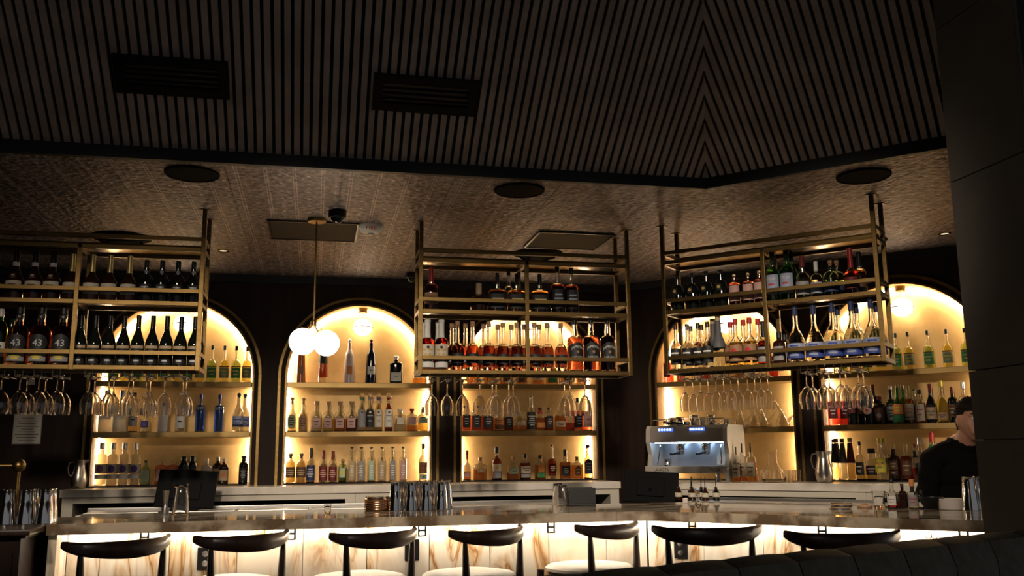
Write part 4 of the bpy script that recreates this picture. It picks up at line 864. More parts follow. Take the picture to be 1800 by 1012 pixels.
row('L', DL, SZ[1], PL[1]+A[2], [(818, 713, 'jar_dark', 'dark whiskey jar by left frame', {'w': .8}), (838.9, 713, 'jar_dark', 'dark whiskey jar with black label', {'w': .85}), (856, 715, 'jar_dark', 'dark whiskey jar with silver print'), (874, 720, 'jar_orange', 'amber jar with orange label', {'w': 1.3}), (893, 718, 'jar_dark', 'dark whiskey jar with stepped label', {'w': .8}), (911.7, 724, 'globejar', 'round-bellied amber decanter'), (932.2, 695.5, 'silverslim', 'slim silver and black bottle'), (948.9, 716, 'smallamber', 'small amber bottle with red collar'), (964.4, 716, 'jar_dark', 'dark amber square-shouldered bottle', {'w': .75}),
    (985.5, 718, 'roundshoulder', 'round-shouldered amber bottle', {'w': .95}), (1002, 716, 'cyl_amber', 'half-full amber bottle', {'w': 1.25}), (1018.9, 699, 'ryedark', 'tall whiskey bottle with black label', {'d': .03}), (1033, 697, 'whiterye', 'tall whiskey bottle with pink label', {'w': .75})])
row('L', DL, SZ[0], PL[0]+A[2], [(821, 791.5, 'longneck_amber', 'long-necked bottle low on amber'), (843.9, 803.5, 'flask_amber', 'wide amber flask with pale medallion'), (872.8, 785.5, 'tall_amber', 'tall dark bourbon with gold badge'), (901.7, 803, 'squat_amber', 'squat amber bottle with green label'), (922.8, 797.5, 'cream_label', 'whiskey bottle with cream label'), (949.4, 800, 'tealabel', 'square whiskey bottle with green label'), (970, 781, 'gourd', 'gourd-shaped bottle with white script'), (993.9, 790, 'square_black', 'square whiskey bottle with black label'), (1013.3, 802.5, 'archlabel', 'amber flask with arched label'), (1033.3, 781.5, 'greenblack', 'golden whiskey bottle with navy label')])
row('R', DR, SZ[2], PL[2]+A[3], [(x, y, k, d, {'h': h}) for x, y, k, d, h in ((1176, 674, 'bitterred', 'red aperitif bottle by left frame', .24), (1197, 673, 'halfred', 'red bottle with black neck band', .24), (1240, 669, 'bitterred', 'red aperitif bottle', .25), (1268, 667, 'clearsilver', 'clear bottle with silver cap', .26), (1300, 665, 'smallamber', 'small orange bottle', .2), (1324, 664, 'clearwhite', 'clear bottle with white label', .25), (1362, 662, 'bitterred', 'red aperitif bottle by right frame', .24))])
row('R', DR, SZ[2], PL[2]+A[4], herb([(1478, 590, 'green'), (1500, 589, 'yellow'), (1521, 588.2, 'green'), (1545, 587.2, 'yellow'), (1573, 585.6, 'green'), (1594.4, 583.5, 'yellow'), (1628.9, 581, 'green'), (1662.2, 578.5, 'yellow'), (1694.4, 576.5, 'green')]))
row('R', DR, SZ[1], PL[1]+A[4], [(1456, 690, 'bitterred', 'red aperitif bottle', {'w': 1.0}), (1473.5, 689, 'bitterred', 'red aperitif bottle'), (1491, 686, 'darkred_lab', 'dark amaro bottle with crimson label', {'w': .9}), (1509, 684, 'darkpic', 'dark amaro bottle with portrait label', {'w': .95}), (1523, 688, 'diamond', 'dark amaro bottle with pink diamond label', {'d': -.04}), (1530, 676, 'darkwine', 'tall dark bottle behind', {'d': .05}), (1542.2, 697, 'shortdark', 'short dark brown liqueur bottle'), (1560.6, 678.5, 'silverlabel', 'dark bottle with silver label'), (1578.3, 676.5, 'greenorange', 'green bottle with orange label in front'), (1586, 677, 'greenorange', 'green bottle with orange label behind', {'d': .05}),
    (1597.8, 678.5, 'creamslant', 'amber bottle with cream label'), (1607, 685, 'silverslim', 'slim silver bottle behind', {'d': .05}), (1616.7, 685, 'creamred', 'amber bottle with cream and red label'), (1632.2, 674.5, 'vermouth', 'dark vermouth bottle with tan label'), (1650.7, 669, 'yellowbot', 'yellow liqueur bottle'), (1668.9, 680, 'darkwine', 'dark bottle with brown label'), (1686.7, 671.5, 'clearsilver', 'clear bottle with silver cap')])
row('R', DR, SZ[0], PL[0]+A[4], [(1460, 771, 'cone_black', 'bottle with black paper cone'), (1468, 770.5, 'cone_grey', 'bottle with grey paper cone behind', {'d': .06}), (1475.3, 770.5, 'cone_grey', 'bottle with grey paper cone'), (1494, 769.5, 'cone_red', 'bottle with dark red paper cone'), (1508.7, 776, 'blacksquarelab', 'slim bottle with square black label'), (1530.7, 788, 'squat_blackcap', 'squat bottle with wide black cap'), (1544.7, 769.5, 'yellowcap', 'rum bottle with yellow cap in front', {'d': -.01}), (1551.5, 769.5, 'yellowcap', 'rum bottle with yellow cap behind', {'d': .07}), (1566, 781, 'rumscript', 'dark rum bottle with white script'), (1590.4, 780.5, 'rumdark', 'dark rum bottle with brown label'),
    (1612, 780, 'halfred', 'half-empty bottle of red spirit'), (1618, 769, 'clearsilver', 'clear bottle with silver cap behind', {'d': .07}), (1632, 760, 'redgreencap', 'bottle with red and green neck', {'d': .05})])
row('R', 7.33, ZB, 'right worktop beside steel pitcher', [(1428.7, 799, 'splitwine', 'small dark wine bottle', {})])
row('R', 7.2, ZB, 'right worktop beside coffee machine', [(1290, 785, 'pourer', 'syrup bottle with black spout', {'amin': -2.53, 'd': -.12}), (1313, 779, 'pourer', 'tall syrup bottle with black spout', {'amin': -2.45, 'd': -.02}), (1302, 779, 'pourer', 'syrup bottle at the back', {'amin': -2.52, 'd': .0})])
# ================================================================== ceiling fittings
def disc_fit(name, x, y, r, label, cat, group, kind='speaker'):
    p = onz(x, y, ZC); o = empty(name, (p.x, p.y, ZC-.0005)); tag(o, label, cat, group)
    if kind == 'speaker':
        MB().lathe([(r*.9, -.010), (r*.97, -.012), (r, -.008), (r, -.0008)], 36, cap0=False).build('rim', speaker_black, o)
        MB().lathe([(.002, -.009), (r*.5, -.0095), (r*.9, -.0085), (r*.9, -.002)], 36, cap0=False, cap1=True).build('grille', speaker_black, o)
    elif kind == 'diffuser':
        MB().lathe([(r*.72, -.03), (r*.8, -.018), (r, -.004), (r, -.0008)], 36, cap0=False).build('outer_cone', speaker_black, o)
        MB().lathe([(r*.42, -.042), (r*.5, -.03), (r*.66, -.018), (r*.66, -.003)], 36, cap0=False).build('inner_cone', speaker_black, o)
        MB().lathe([(.004, -.045), (r*.34, -.040), (r*.38, -.03), (r*.38, -.002)], 30).build('centre_cone', speaker_black, o)
    elif kind == 'down':
        MB().lathe([(r*.66, -.002), (r*.72, -.006), (r, -.005), (r, -.0008)], 26, cap0=False).build('trim_ring', brass_dark, o)
        MB().lathe([(.002, -.002), (r*.64, -.002), (r*.64, -.0008)], 22).build('lens', lamp_dim, o)
    elif kind == 'camera':
        MB().lathe([(r*.9, -.045), (r, -.040), (r, -.0008)], 28).build('housing', black_soft, o)
        MB().lathe([(max(.002, r*.74*math.sin(math.pi/2*i/7)), -.045-r*.66*math.cos(math.pi/2*i/7)) for i in range(8)], 28).build('dome', mat('smoked_dome', (.02, .02, .025), .03, trans=.5), o)
    return o
disc_fit('ceiling_speaker', 338, 304, .142, 'round black ceiling speaker left of pendant, near slatted soffit', 'speaker', 'ceiling speakers')
disc_fit('ceiling_speaker', 913, 333, .145, 'round black ceiling speaker in middle, near slatted soffit', 'speaker', 'ceiling speakers')
disc_fit('ceiling_speaker', 1518, 308, .145, 'round black ceiling speaker above right hanging rack', 'speaker', 'ceiling speakers')
disc_fit('ceiling_diffuser', 213, 417, .20, 'round black stepped diffuser above left hanging rack', 'air diffuser', 'ceiling diffusers', 'diffuser')
disc_fit('ceiling_diffuser', 945, 445, .19, 'round black stepped diffuser above centre hanging rack', 'air diffuser', 'ceiling diffusers', 'diffuser')
disc_fit('ceiling_diffuser', 1508, 424, .20, 'round black stepped diffuser above right hanging rack', 'air diffuser', 'ceiling diffusers', 'diffuser')
disc_fit('security_camera', 593, 371, .055, 'black dome camera on ceiling beside pendant canopy', 'camera', 'dome cameras', 'camera')
disc_fit('security_camera', 725, 480, .055, 'black dome camera behind left post of centre rack', 'camera', 'dome cameras', 'camera')
disc_fit('downlight', 1660, 410, .042, 'small lit recessed downlight beside the dark column', 'light', 'downlights', 'down')
disc_fit('downlight', 393, 440, .042, 'small recessed downlight right of left hanging rack', 'light', 'downlights', 'down')
p = onz(652, 397, ZC); o = empty('fire_alarm', (p.x, p.y, ZC-.0005)); tag(o, 'white ceiling fire strobe lettered in red', 'fire alarm')
wp = mat('white_plastic', (.62, .58, .52), .4)
MB().lathe([(.028, -.052), (.066, -.040), (.082, -.018), (.085, -.0008)], 32).build('housing', wp, o)
MB().lathe([(.008, -.062), (.018, -.060), (.022, -.0515)], 16).build('lens', mat('strobe_lens', (.8, .78, .7), .1, trans=.6), o)
mb = MB(); v, f = text_geo('FIRE')
def _fr(z): return .066+(.082-.066)*(z+.040)/.022+.0012
mb.add([(x*.026, -math.sqrt(max(1e-5, _fr(-.029+y*.020)**2-(x*.026)**2)), -.029+y*.020) for x, y in v], f); mb.build('lettering', C['red'], o)
for nm, x0, x1, y0, y1 in (('behind the pendant canopy', -.345, .24, 5.925, 6.45), ('above centre hanging rack', 1.45, 1.995, 5.93, 6.42)):
    o = empty('access_panel', ((x0+x1)/2, (y0+y1)/2, ZC-.0005)); tag(o, f'bronze ceiling access panel {nm}', 'access panel', 'ceiling access panels'); a, b = (x1-x0)/2, (y1-y0)/2
    fr = MB()
    for q in ((-a, a, -b, -b+.012), (-a, a, b-.012, b), (-a, -a+.012, -b+.012, b-.012), (a-.012, a, -b+.012, b-.012)): fr.box(*q, -.012, -.0008)
    fr.build('frame', ebony, o); MB().bev(-a+.014, a-.014, -b+.014, b-.014, -.008, -.0008, .001).build('door', bronze_dull, o)
# ------------------------------------------------------------------ twin-globe pendant
p = onz(557, 385, ZC); o = empty('pendant_lamp', (p.x, p.y, ZC-.0005)); tag(o, 'brass pendant lamp with two glowing white globes', 'pendant lamp')
g1 = onrun('L', 532, 600, p.y+.01); g2 = onrun('L', 574, 603, p.y-.01); L1 = Vector(g1)-o.location; L2 = Vector(g2)-o.location; zj_ = L1.z+.105
MB().lathe([(.004, -.022), (.055, -.020), (.060, -.012), (.060, -.0008)], 30).build('canopy', brass, o)
MB().tube([(0, 0, -.02), (0, 0, zj_+.36)], .0052, 10).build('rod', brass, o); MB().tube([(0, 0, zj_+.36), (0, 0, zj_)], .0062, 10).build('rod', brass, o)
MB().lathe([(.010, 0), (.019, .004), (.019, .034), (.012, .042)], 18, (0, 0, zj_-.012)).build('hub', brass, o)
MB().tube([(0, 0, zj_), (.028, -.004, zj_-.042), (.055, -.008, zj_-.026)], .0055, 8).build('arm', brass, o)
MB().tube([(-.002, 0, zj_-.002), (L1.x*.55, L1.y, L1.z+.075)], .007, 8).build('arm', brass, o)
for L_, r_ in ((L1, .084), (L2, .080)): MB().sphere(L_, r_, 30, 18).build('globe', opal_p, o)

# ================================================================== things on the counter
def at(run, x, y, D, z):
    a, b, _ = onrun(run, x, y, D); return W(run, a, b, z)
def lathe_thing(name, prof, m, loc, desc, place, cat, px, rz=0, seg=24, **kw):
    o = MB().lathe(prof, seg, **kw).build(name, m); o.location = loc; o.rotation_euler = (0, 0, rz); reg(o, desc, place, cat, px); return o
TIN = [(.045, .0006), (.0455, .004), (.036, .150), (.036, .163), (.0335, .170), (.0335, .175), (.0315, .175), (.031, .168), (.03, .01)]
tin_me = MB().lathe([(.0445, .0005), (.046, .002), (.0455, .006), (.0365, .105), (.0356, .108), (.0330, .140), (.0305, .166), (.0330, .1745), (.0315, .1755), (.028, .1755)], 28).data('shaker_tin', chrome)
def tins(run, pts, D, z, desc, place, hgt=None):
    for x, y in pts:
        o = put('shaker_tin', tin_me, None, at(run, x, y, D, z)); o.scale = (1, 1, hgt or 1); a_ = onrun(run, x, y, D)[0]; relax_add(o, (run, 'tin', round(z, 2), a_ < -1.3), run, a_, D, z, .0462, D-.08, D+.08); reg(o, desc, place, 'shaker tin', x)
tins('L', [(698, 880), (725, 880), (748, 880), (771.5, 880)], 5.80, ZT, 'upturned steel shaker tin in front', 'middle of the bar')
tins('L', [(707, 880), (735, 880), (757, 880), (780, 880)], 5.92, ZT, 'upturned steel shaker tin behind', 'middle of the bar')
tins('L', [(17, 890), (47, 890), (75, 890)], 5.38, 1.0655, 'upturned steel shaker tin in front', 'service station')
tins('L', [(6, 890), (59, 890), (83, 890)], 5.52, 1.0655, 'upturned steel shaker tin behind', 'service station')
tins('R', [(1704, 870)], 5.86, ZT, 'upturned steel shaker tin', 'bar end by dark column', 1.06)
tins('R', [(1722, 870)], 5.94, ZT, 'second steel shaker tin half hidden', 'bar end by dark column', 1.06)
PINT = [(.030, .0005), (.031, .003), (.042, .150), (.0395, .150), (.030, .014), (.004, .012)]
def pint(run, x, y, D, desc, place, inv=True, s=1.0):
    pr = [(r, .1505-z) for r, z in PINT] if inv else PINT
    if inv: pr = [(.001, .132), (.0285, .132), (.0385, .0012), (.041, .0005), (.0425, .002), (.033, .146), (.031, .150), (.001, .150)]
    o = MB().lathe(pr, 26, cap0=True).build('pint_glass', glass_m); o.location = at(run, x, y, D, ZT); o.scale = (s, s, s); reg(o, desc, place, 'glass', x)
pint('L', 318, 880, 5.93, 'upturned pint glass', 'left end of bar beside jigger', s=1.16)
pint('L', 981, 865, 6.02, 'upturned pint glass', 'bar beside black napkin caddy', s=.95); pint('L', 989, 865, 5.92, 'upturned pint glass nearer the caddy', 'middle of the bar', s=.9)
lathe_thing('jigger', [(.024, .0005), (.025, .003), (.012, .055), (.011, .062), (.013, .070), (.021, .138), (.0215, .140), (.019, .138), (.009, .07)], steel, at('L', 291, 880, 5.9, ZT), 'steel double jigger', 'left end of bar', 'jigger', 291)
lathe_thing('small_glass', [(.017, .0005), (.018, .003), (.022, .052), (.020, .052), (.016, .01), (.003, .009)], glass_m, at('L', 576, 893, 5.7, ZT), 'small clear shot glass', 'bar in front of mezcal bottles', 'glass', 576)
# ribbed round tin
o = empty('round_tin', at('L', 663, 885, 5.86, ZT)); tag(o, 'low ribbed copper-toned round tin beside steel shaker tins', 'tin'); cop = mat('copper', (.5, .29, .17), .25, 1.0)
pr = [(.068, .0005)]
for k in range(5): pr += [(.076, .004+k*.014), (.078, .009+k*.014), (.076, .014+k*.014)]
MB().lathe(pr+[(.070, .078)], 32).build('body', cop, o); MB().lathe([(.071, .0782), (.073, .080), (.070, .086)], 32).build('lid', steel, o)
# napkin caddy
o = empty('napkin_caddy', at('L', 1021, 868, 5.96, ZT)); tag(o, 'black bar napkin caddy on the counter near the corner', 'caddy'); o.rotation_euler = (0, 0, -.12)
MB().bev(-.088, .088, -.06, .06, .0005, .012, .003).build('base', black, o); MB().bev(-.088, .088, -.06, -.05, .0122, .115, .003).build('front', black, o); MB().bev(-.088, .088, .05, .06, .0122, .118, .003).build('back', black, o)
for s in (-1, 1): MB().bev(min(s*.088, s*.078), max(s*.088, s*.078), -.0498, .0498, .0122, .1, .002).build('side', black, o)
MB().bev(-.07, .07, -.048, .048, .0125, .09, .002).build('napkins', mat('black_napkin', (.02, .02, .02), .9), o)
# herb jar
o = empty('garnish_jar', at('L', 787, 880, 5.99, ZT)); tag(o, 'small black jar of garnish sprigs behind steel tins', 'jar')
MB().lathe([(.026, .0005), (.030, .01), (.028, .045), (.022, .055)], 18).build('jar', black_soft, o)
for k in range(7):
    a = k*.9; MB().tube([(0, 0, .05), (.012*math.cos(a), .012*math.sin(a), .08), (.026*math.cos(a), .026*math.sin(a), .10+.012*(k % 3))], [.0022, .0018, .0006], 5).build('sprig', mat('dried_sprig', (.25, .2, .1), .8), o)
# right run of the counter
lathe_thing('glass_vial', [(.018, .0005), (.020, .004), (.020, .03), (.011, .06), (.014, .115), (.016, .122), (.013, .122), (.009, .06), (.016, .03), (.004, .008)], glass_m, at('R', 1227, 885, 5.3, ZT), 'slim clear hourglass-shaped vial', 'counter below coffee machine', 'glass', 1227)
o = MB().bev(-.016, .016, -.016, .016, .0005, .034, .003).build('ceramic_cube', white_gl); o.location = at('R', 1205, 880, 5.95, ZT); o.rotation_euler = (0, 0, -.6); reg(o, 'small white cube tealight holder', 'counter below coffee machine', 'holder', 1205)
st_ = at('R', 1478, 888, 5.72, ZT)
for k in range(6):
    o = MB().lathe([(.058, 0), (.060, .001), (.060, .0045), (.058, .0055)], 28).build('coaster', [steel, C['tan'], C['brown']][k % 3]); o.location = st_+Vector((random.uniform(-.006, .006), random.uniform(-.006, .006), .0006+k*.0058)); reg(o, ['grey', 'tan', 'brown', 'second grey', 'second tan', 'top brown'][k]+' round coaster in a stack', 'counter right of centre', 'coaster', 1478+k)
lathe_thing('wooden_lid', [(.042, .0005), (.044, .003), (.042, .012), (.020, .016), (.016, .022), (.014, .026)], mat('pale_wood', (.36, .2, .1), .5), at('R', 1520, 886, 5.9, ZT), 'round wooden lid with knob', 'counter beside shot glass', 'lid', 1520)
lathe_thing('jigger_glass', [(.026, .0005), (.028, .004), (.040, .098), (.0375, .098), (.024, .016), (.004, .014)], glass_m, at('R', 1545, 880, 5.92, ZT), 'conical glass tumbler', 'counter beside bitters bottles', 'glass', 1545)
row('R', 5.93, ZT, 'counter in front of bartender', [(1566, 843, 'bitters_clear', 'clear bitters bottle with black cap'), (1586, 850, 'bitters_brown', 'brown bitters bottle', {'w': .9}), (1602, 842, 'bitters_red', 'bitters bottle with orange cap'), (1617, 861, 'dropper', 'black dropper bottle', {'w': .8}), (1559, 868, 'dropper', 'small dropper bottle left of clear bitters', {'d': .08}), (1577, 868, 'dropper', 'small dropper bottle behind brown bitters', {'d': .08})], 'bitters_bottle')
lathe_thing('black_bowl', [(.036, .0005), (.040, .004), (.064, .05), (.067, .068), (.063, .068), (.058, .05), (.03, .012), (.004, .01)], black_soft, at('R', 1638, 882, 5.9, ZT), 'round black bowl', 'counter in front of bartender', 'bowl', 1638)
lathe_thing('white_ramekin', [(.064, .0005), (.067, .003), (.073, .060), (.070, .062), (.066, .058), (.062, .012), (.004, .01)], white_gl, at('R', 1672, 884, 5.9, ZT), 'white ribbed ramekin', 'counter in front of bartender', 'dish', 1672, seg=40)
# ------------------------------------------------------------------ under-bar steel, terminals, pour bottles
def steelbench(run, a0, a1, D, z, lab):
    r = empty('steel_bench', W(run, (a0+a1)/2, D, 0), RZ(run)); h = (a1-a0)/2; tag(r, lab, 'steel bench')
    MB().bev(-h, h, 0, .36, z-.03, z, .004).build('top', steel, r); MB().bev(-h, h, .34, .36, z+.0005, z+.03, .003).build('upstand', steel, r); MB().box(-h+.02, h-.02, .01, .35, .15, z-.031).build('cabinet', black_soft, r)
    for s in (-1, 1):
        for y in (.03, .32): MB().tube([(s*(h-.05), y, 0), (s*(h-.05), y, .15)], .018, 10).build('leg', steel, r)
    n = max(2, int(2*h/.5))
    for k in range(n): MB().bev(-h+.03+k*(2*h-.06)/n+.01, -h+.03+(k+1)*(2*h-.06)/n-.01, .03, .31, z+.0005, z+.012, .003).build('lid', steel, r)
zb_ = onrun('L', 450, 899, 6.8)[2]
steelbench('L', -1.55, 2.0, 6.75, zb_, 'stainless steel under-bar bench behind the long left counter')
zr_ = onrun('R', 1350, 887, 6.4)[2]
steelbench('R', -2.72, -1.25, 6.38, zr_, 'stainless steel under-bar bench behind right counter')
till_m = mat('till_black', (.0035, .0035, .004), .65, spec=.12)
def terminal(loc, rz, w_, h_, lab, tilt):
    r = empty('pos_terminal', loc, rz); tag(r, lab, 'till', 'point-of-sale terminals')
    MB().bev(-.09, .09, -.07, .09, .0006, .02, .005).build('base', till_m, r)
    MB().tube([(0, .03, .02), (0, .0, .10), (0, -.01, .14)], [.03, .026, .022], 12).build('stand', till_m, r)
    s = MB().bev(-w_/2, w_/2, -.014, .014, -h_/2, h_/2, .008).build('screen', till_m, r); s.location = (0, .01, .145); s.rotation_euler = (tilt, .05, 0)
    MB().bev(-w_*.25, w_*.25, -.03, -.0145, -h_*.3, h_*.3, .006).build('rear_cover', till_m, s); MB().bev(-w_/2+.006, w_/2-.006, .0142, .0155, -h_/2+.006, h_/2-.006, .0005).build('display', dk_glass, s)
bx = onrun('L', 322, 870, 6.78)[0]
terminal(Vector((bx, 6.92, zb_+.012)), -.06, .40, .27, 'black touchscreen till behind left end of bar', -.35)
bx = onrun('L', 1145, 868, 6.85)[0]
tb = empty('till_stand', (bx, 6.86, 0)); tag(tb, 'black pedestal cabinet under the corner till', 'stand'); MB().bev(-.2, .2, -.16, .16, 0, 1.0, .006).build('body', black_soft, tb); MB().bev(-.17, .17, -.168, -.161, .1, .9, .003).build('door', black, tb)
terminal(Vector((bx, 6.86, 1.0005)), -.5, .42, .24, 'black touchscreen till in the corner of the bar', -.2)
for k, x in enumerate((1190, 1206, 1214, 1224, 1237, 1250)):
    a, _, _ = onrun('R', x, 870, 6.5); r = empty('pour_bottle', W('R', a, 6.62, zr_+.0125), 0); h = .10
    relax_add(r, ('R', 'pour'), 'R', a, 6.53+.07*(k % 2), zr_+.0125, .0262, 6.46, 6.64)
    MB().lathe([(.024, .0005), (.025, .004), (.025, .06), (.012, .08), (.011, .095)], 16).build('body', dk_glass if k % 2 else dk_brown, r); MB().lathe([(.026, .025), (.026, .055)], 16, cap0=False, cap1=False).build('label', C['cream'], r); MB().tube([(0, 0, .094), (0, 0, .16), (.006, 0, .172)], [.004, .003, .0025], 6).build('spout', black, r)
    reg(r, 'dark bottle with thin spout', 'below coffee machine', 'bottle', x)
# ------------------------------------------------------------------ steel pitchers
def pitcher(run, x, y0, y1, D, desc, place):
    a, _, z1 = onrun(run, x, y0, D); h = z1-ZB; r = empty('steel_pitcher', W(run, a, D, ZB+.0006), RZ(run)+.25); 
    MB().lathe([(r_*h, z*h) for r_, z in ((.20, 0), (.21, .01), (.26, .15), (.275, .32), (.24, .52), (.185, .72), (.175, .82), (.21, .97), (.225, 1.0), (.215, 1.0), (.165, .82), (.17, .7), (.02, .05))], 28).build('body', mat('brushed_pewter', (.5, .45, .4), .3, 1.0), r)
    MB().tube([(-.20*h, 0, .93*h), (-.33*h, 0, .90*h), (-.37*h, 0, .72*h), (-.33*h, 0, .5*h), (-.25*h, 0, .42*h)], .017*h*1.2, 8).build('handle', MATS['brushed_pewter'], r)
    MB().tube([(.19*h, 0, .93*h), (.27*h, 0, 1.0*h)], [.05*h, .035*h], 10).build('spout', MATS['brushed_pewter'], r); reg(r, desc, place, 'pitcher', x)
pitcher('R', 1446, 793, 843, 7.08, 'tall brushed steel pitcher with looped handle', 'right worktop before fifth arch')
pitcher('L', 141, 808, 856, 7.62, 'brushed steel pitcher', 'left end of pale worktop')
# ------------------------------------------------------------------ glassware in the fourth arch
TUM = MB().lathe([(.026, .0005), (.028, .003), (.034, .088), (.0325, .088), (.026, .01), (.003, .009)], 22).data('tumbler', glass_m)
for j, (D, xs_) in enumerate(((7.29, (1331, 1346, 1376, 1391)), (7.375, (1326, 1340, 1354, 1368, 1382, 1396)))):
    for x in xs_:
        o = put('tumbler', TUM, None, at('R', x, 830, D, ZB+.0006)); relax_add(o, ('R', 'tumbler'), 'R', onrun('R', x, 830, D)[0], D, ZB+.0006, .0345, D-.04, D+.03); reg(o, 'clear ribbed tumbler '+('in front' if j == 0 else 'behind'), 'right worktop beside carafe', 'glass', x)
a, _, z1 = onrun('R', 1357, 791, 7.10); h = z1-ZB
o = MB().lathe([(r*h, z*h) for r, z in ((.2, .003), (.33, .02), (.38, .12), (.36, .25), (.22, .45), (.13, .62), (.12, .75), (.135, .95), (.15, 1.0), (.14, 1.0), (.112, .75), (.12, .62), (.205, .45), (.345, .25), (.36, .12), (.3, .035), (.01, .03))], 28).build('carafe', glass_m); o.location = W('R', a, 7.10, ZB+.0006); reg(o, 'round-bellied clear glass carafe', 'right worktop beside tumblers', 'carafe', 1357)
def porron(x, lean, spout):
    a, _, _ = onrun('R', x, 748, DR-.0); r = empty('glass_porron', W('R', a, DR-.01, SZ[1]+.0006), RZ('R')); relax_add(r, ('R', 'porron'), 'R', a, DR+(.03 if x in (1324, 1374) else -.035), SZ[1]+.0006, .0565, 7.45+.06, 7.45+DEP-.095)
    MB().lathe([(.030, .0003), (.050, .004), (.056, .022), (.044, .055), (.022, .095), (.018, .11), (.016, .11), (.02, .095), (.042, .055), (.0535, .022), (.047, .007), (.003, .006)], 24).build('body', glass_m, r)
    MB().tube([(0, 0, .102), (lean*.4, 0, .155), (lean, 0, .225)], [.0175, .0165, .021], 14).build('neck', glass_m, r)
    MB().tube([(spout*.04, 0, .045), (spout*.085, 0, .085), (spout*.125, 0, .135)], [.014, .009, .0035], 10).build('spout', glass_m, r); reg(r, 'clear glass wine porron', 'middle shelf of fourth arch', 'porron', x)
for x, le, sp in ((1309, -.01, 1), (1324, -.03, 1), (1341, -.045, 1), (1374, -.075, 1)): porron(x, le, sp)
# ------------------------------------------------------------------ espresso machine
taupe = mat('taupe_enamel', (.24, .205, .18), .4); pale_en = mat('pale_enamel', (.44, .40, .35), .35); back_st = mat('satin_steel', (.62, .64, .68), .3, .9)
sL = onrun('R', 1137, 830, 7.02)[0]; sR = onrun('R', 1281, 830, 7.02)[0]; em = empty('espresso_machine', W('R', (sL+sR)/2, 7.0, ZB), RZ('R')); hw = (sR-sL)/2
tag(em, 'two-group coffee machine with blue-lit work area', 'coffee machine')
zt = onrun('R', 1200, 747, 7.02)[2]-ZB
side = [(.0, .075), (.0, .10), (.035, .115), (.06, .22), (.02, zt-.13), (.03, zt-.03), (.055, zt), (.40, zt), (.42, zt-.03), (.43, .06), (.12, .055), (.10, .0), (.05, .0)]
for s in (-1, 1): MB().prism(side, min(s*hw, s*(hw-.035)), max(s*hw, s*(hw-.035)), 'x').build('side_panel', pale_en, em)
i = hw-.0355
MB().prism([(.02, zt-.135), (.03, zt-.03), (.055, zt-.002), (.40, zt-.002), (.40, zt-.02), (.07, zt-.02), (.065, zt-.135)], -i, i, 'x').build('hood', taupe, em)
MB().bev(-i, i, .30, .32, .075, zt-.025, .002).build('splash_back', back_st, em)
MB().bev(-i, i, .0, .30, .072, .108, .006).build('drip_tray', steel, em); MB().bev(-hw, hw, -.012, -.0005, .068, .125, .008).build('front_fascia', pale_en, em)
mb = MB(); text_on(mb, 'LAVAZZA', .026, (-hw+.145, -.0128, .094), .13); mb.build('lettering', black, em)
mb = MB(); text_on(mb, 'WEGA', .026, (hw-.10, -.0128, .094), .085); mb.build('lettering', black, em)
for x in (-.17, .10):
    d = MB().bev(x-.065, x+.065, .033, .0375, zt-.048, zt-.020, .001).build('button_panel', mat('panel_blue', (.02, .03, .08), .3, emit=(.1, .25, 1), es=.8), em); d.rotation_euler = (0, 0, 0); d.location = (0, -.012, 0)
    for k in range(5):
        q = MB().lathe([(.008, 0), (.008, .002)], 14); q.v = [(v[0]+x-.048+k*.024, .031-v[2]-.012+.001, v[1]+zt-.034) for v in q.v]; q.build('button', mat('button_glow', (.9, .95, 1), .4, emit=(.8, .9, 1), es=3), d)
MB().box(-i+.02, i-.02, .075, .083, zt-.142, zt-.136).build('led_bar', led_blue, em)
for x in (-.10, .12):
    MB().lathe([(.030, zt-.20), (.034, zt-.19), (.034, zt-.155), (.045, zt-.15), (.045, zt-.137)], 20, (x, .15, 0)).build('group_head', chrome, em)
    pf = MB().lathe([(.026, zt-.235), (.032, zt-.225), (.032, zt-.201)], 18, (x, .15, 0)).build('portafilter', chrome, em)
    MB().tube([(x, .115, zt-.215), (x-.015, .03, zt-.225), (x-.02, -.005, zt-.228)], [.009, .012, .010], 10).build('handle', black_soft, pf)
for s in (-1, 1):
    MB().tube([(s*(i-.05), .12, zt-.14), (s*(i-.05), .10, zt-.2), (s*(i-.04), .07, .14)], .006, 8).build('steam_wand', chrome, em)
MB().bev(i-.155, i-.06, .285, .299, .13, .27, .001).build('notice', paper, em)
pit = MB().lathe([(.032, .109), (.038, .112), (.036, .15), (.030, .17), (.034, .182)], 20, (-i+.10, .14, 0)).build('milk_jug', chrome, em)
for x in (-hw+.10, hw-.10):
    for y in (.06, .34): MB().lathe([(.022, .0006), (.022, .02), (.017, .024), (.017, .071)], 16, (x, y, 0)).build('foot', chrome, em)
rl = MB().tube([(-hw+.04, .36, zt+.05), (-hw+.04, .08, zt+.05), (hw-.04, .08, zt+.05), (hw-.04, .36, zt+.05)], .004, 8)
for x, y in ((-hw+.04, .08), (hw-.04, .08), (-hw+.04, .36), (hw-.04, .36)): rl.tube([(x, y, zt-.003), (x, y, zt+.05)], .0035, 6)
rl.build('cup_rail', chrome, em)
def on_machine(x, D): a, _, _ = onrun('R', x, 740, D); return W('R', a, D, ZB+zt+.0008)
cupm = MB().lathe([(.028, 0), (.030, .003), (.036, .082), (.034, .082), (.027, .01), (.003, .008)], 22).data('steel_cup', chrome)
for x, D, s in ((1221, 7.16, 1.0), (1236, 7.22, .8), (1250, 7.16, .92)):
    o = put('steel_cup', cupm, None, on_machine(x, D)); o.scale = (s*1.1, s*1.1, s); reg(o, 'tall polished steel cup', 'top of coffee machine', 'cup', x)
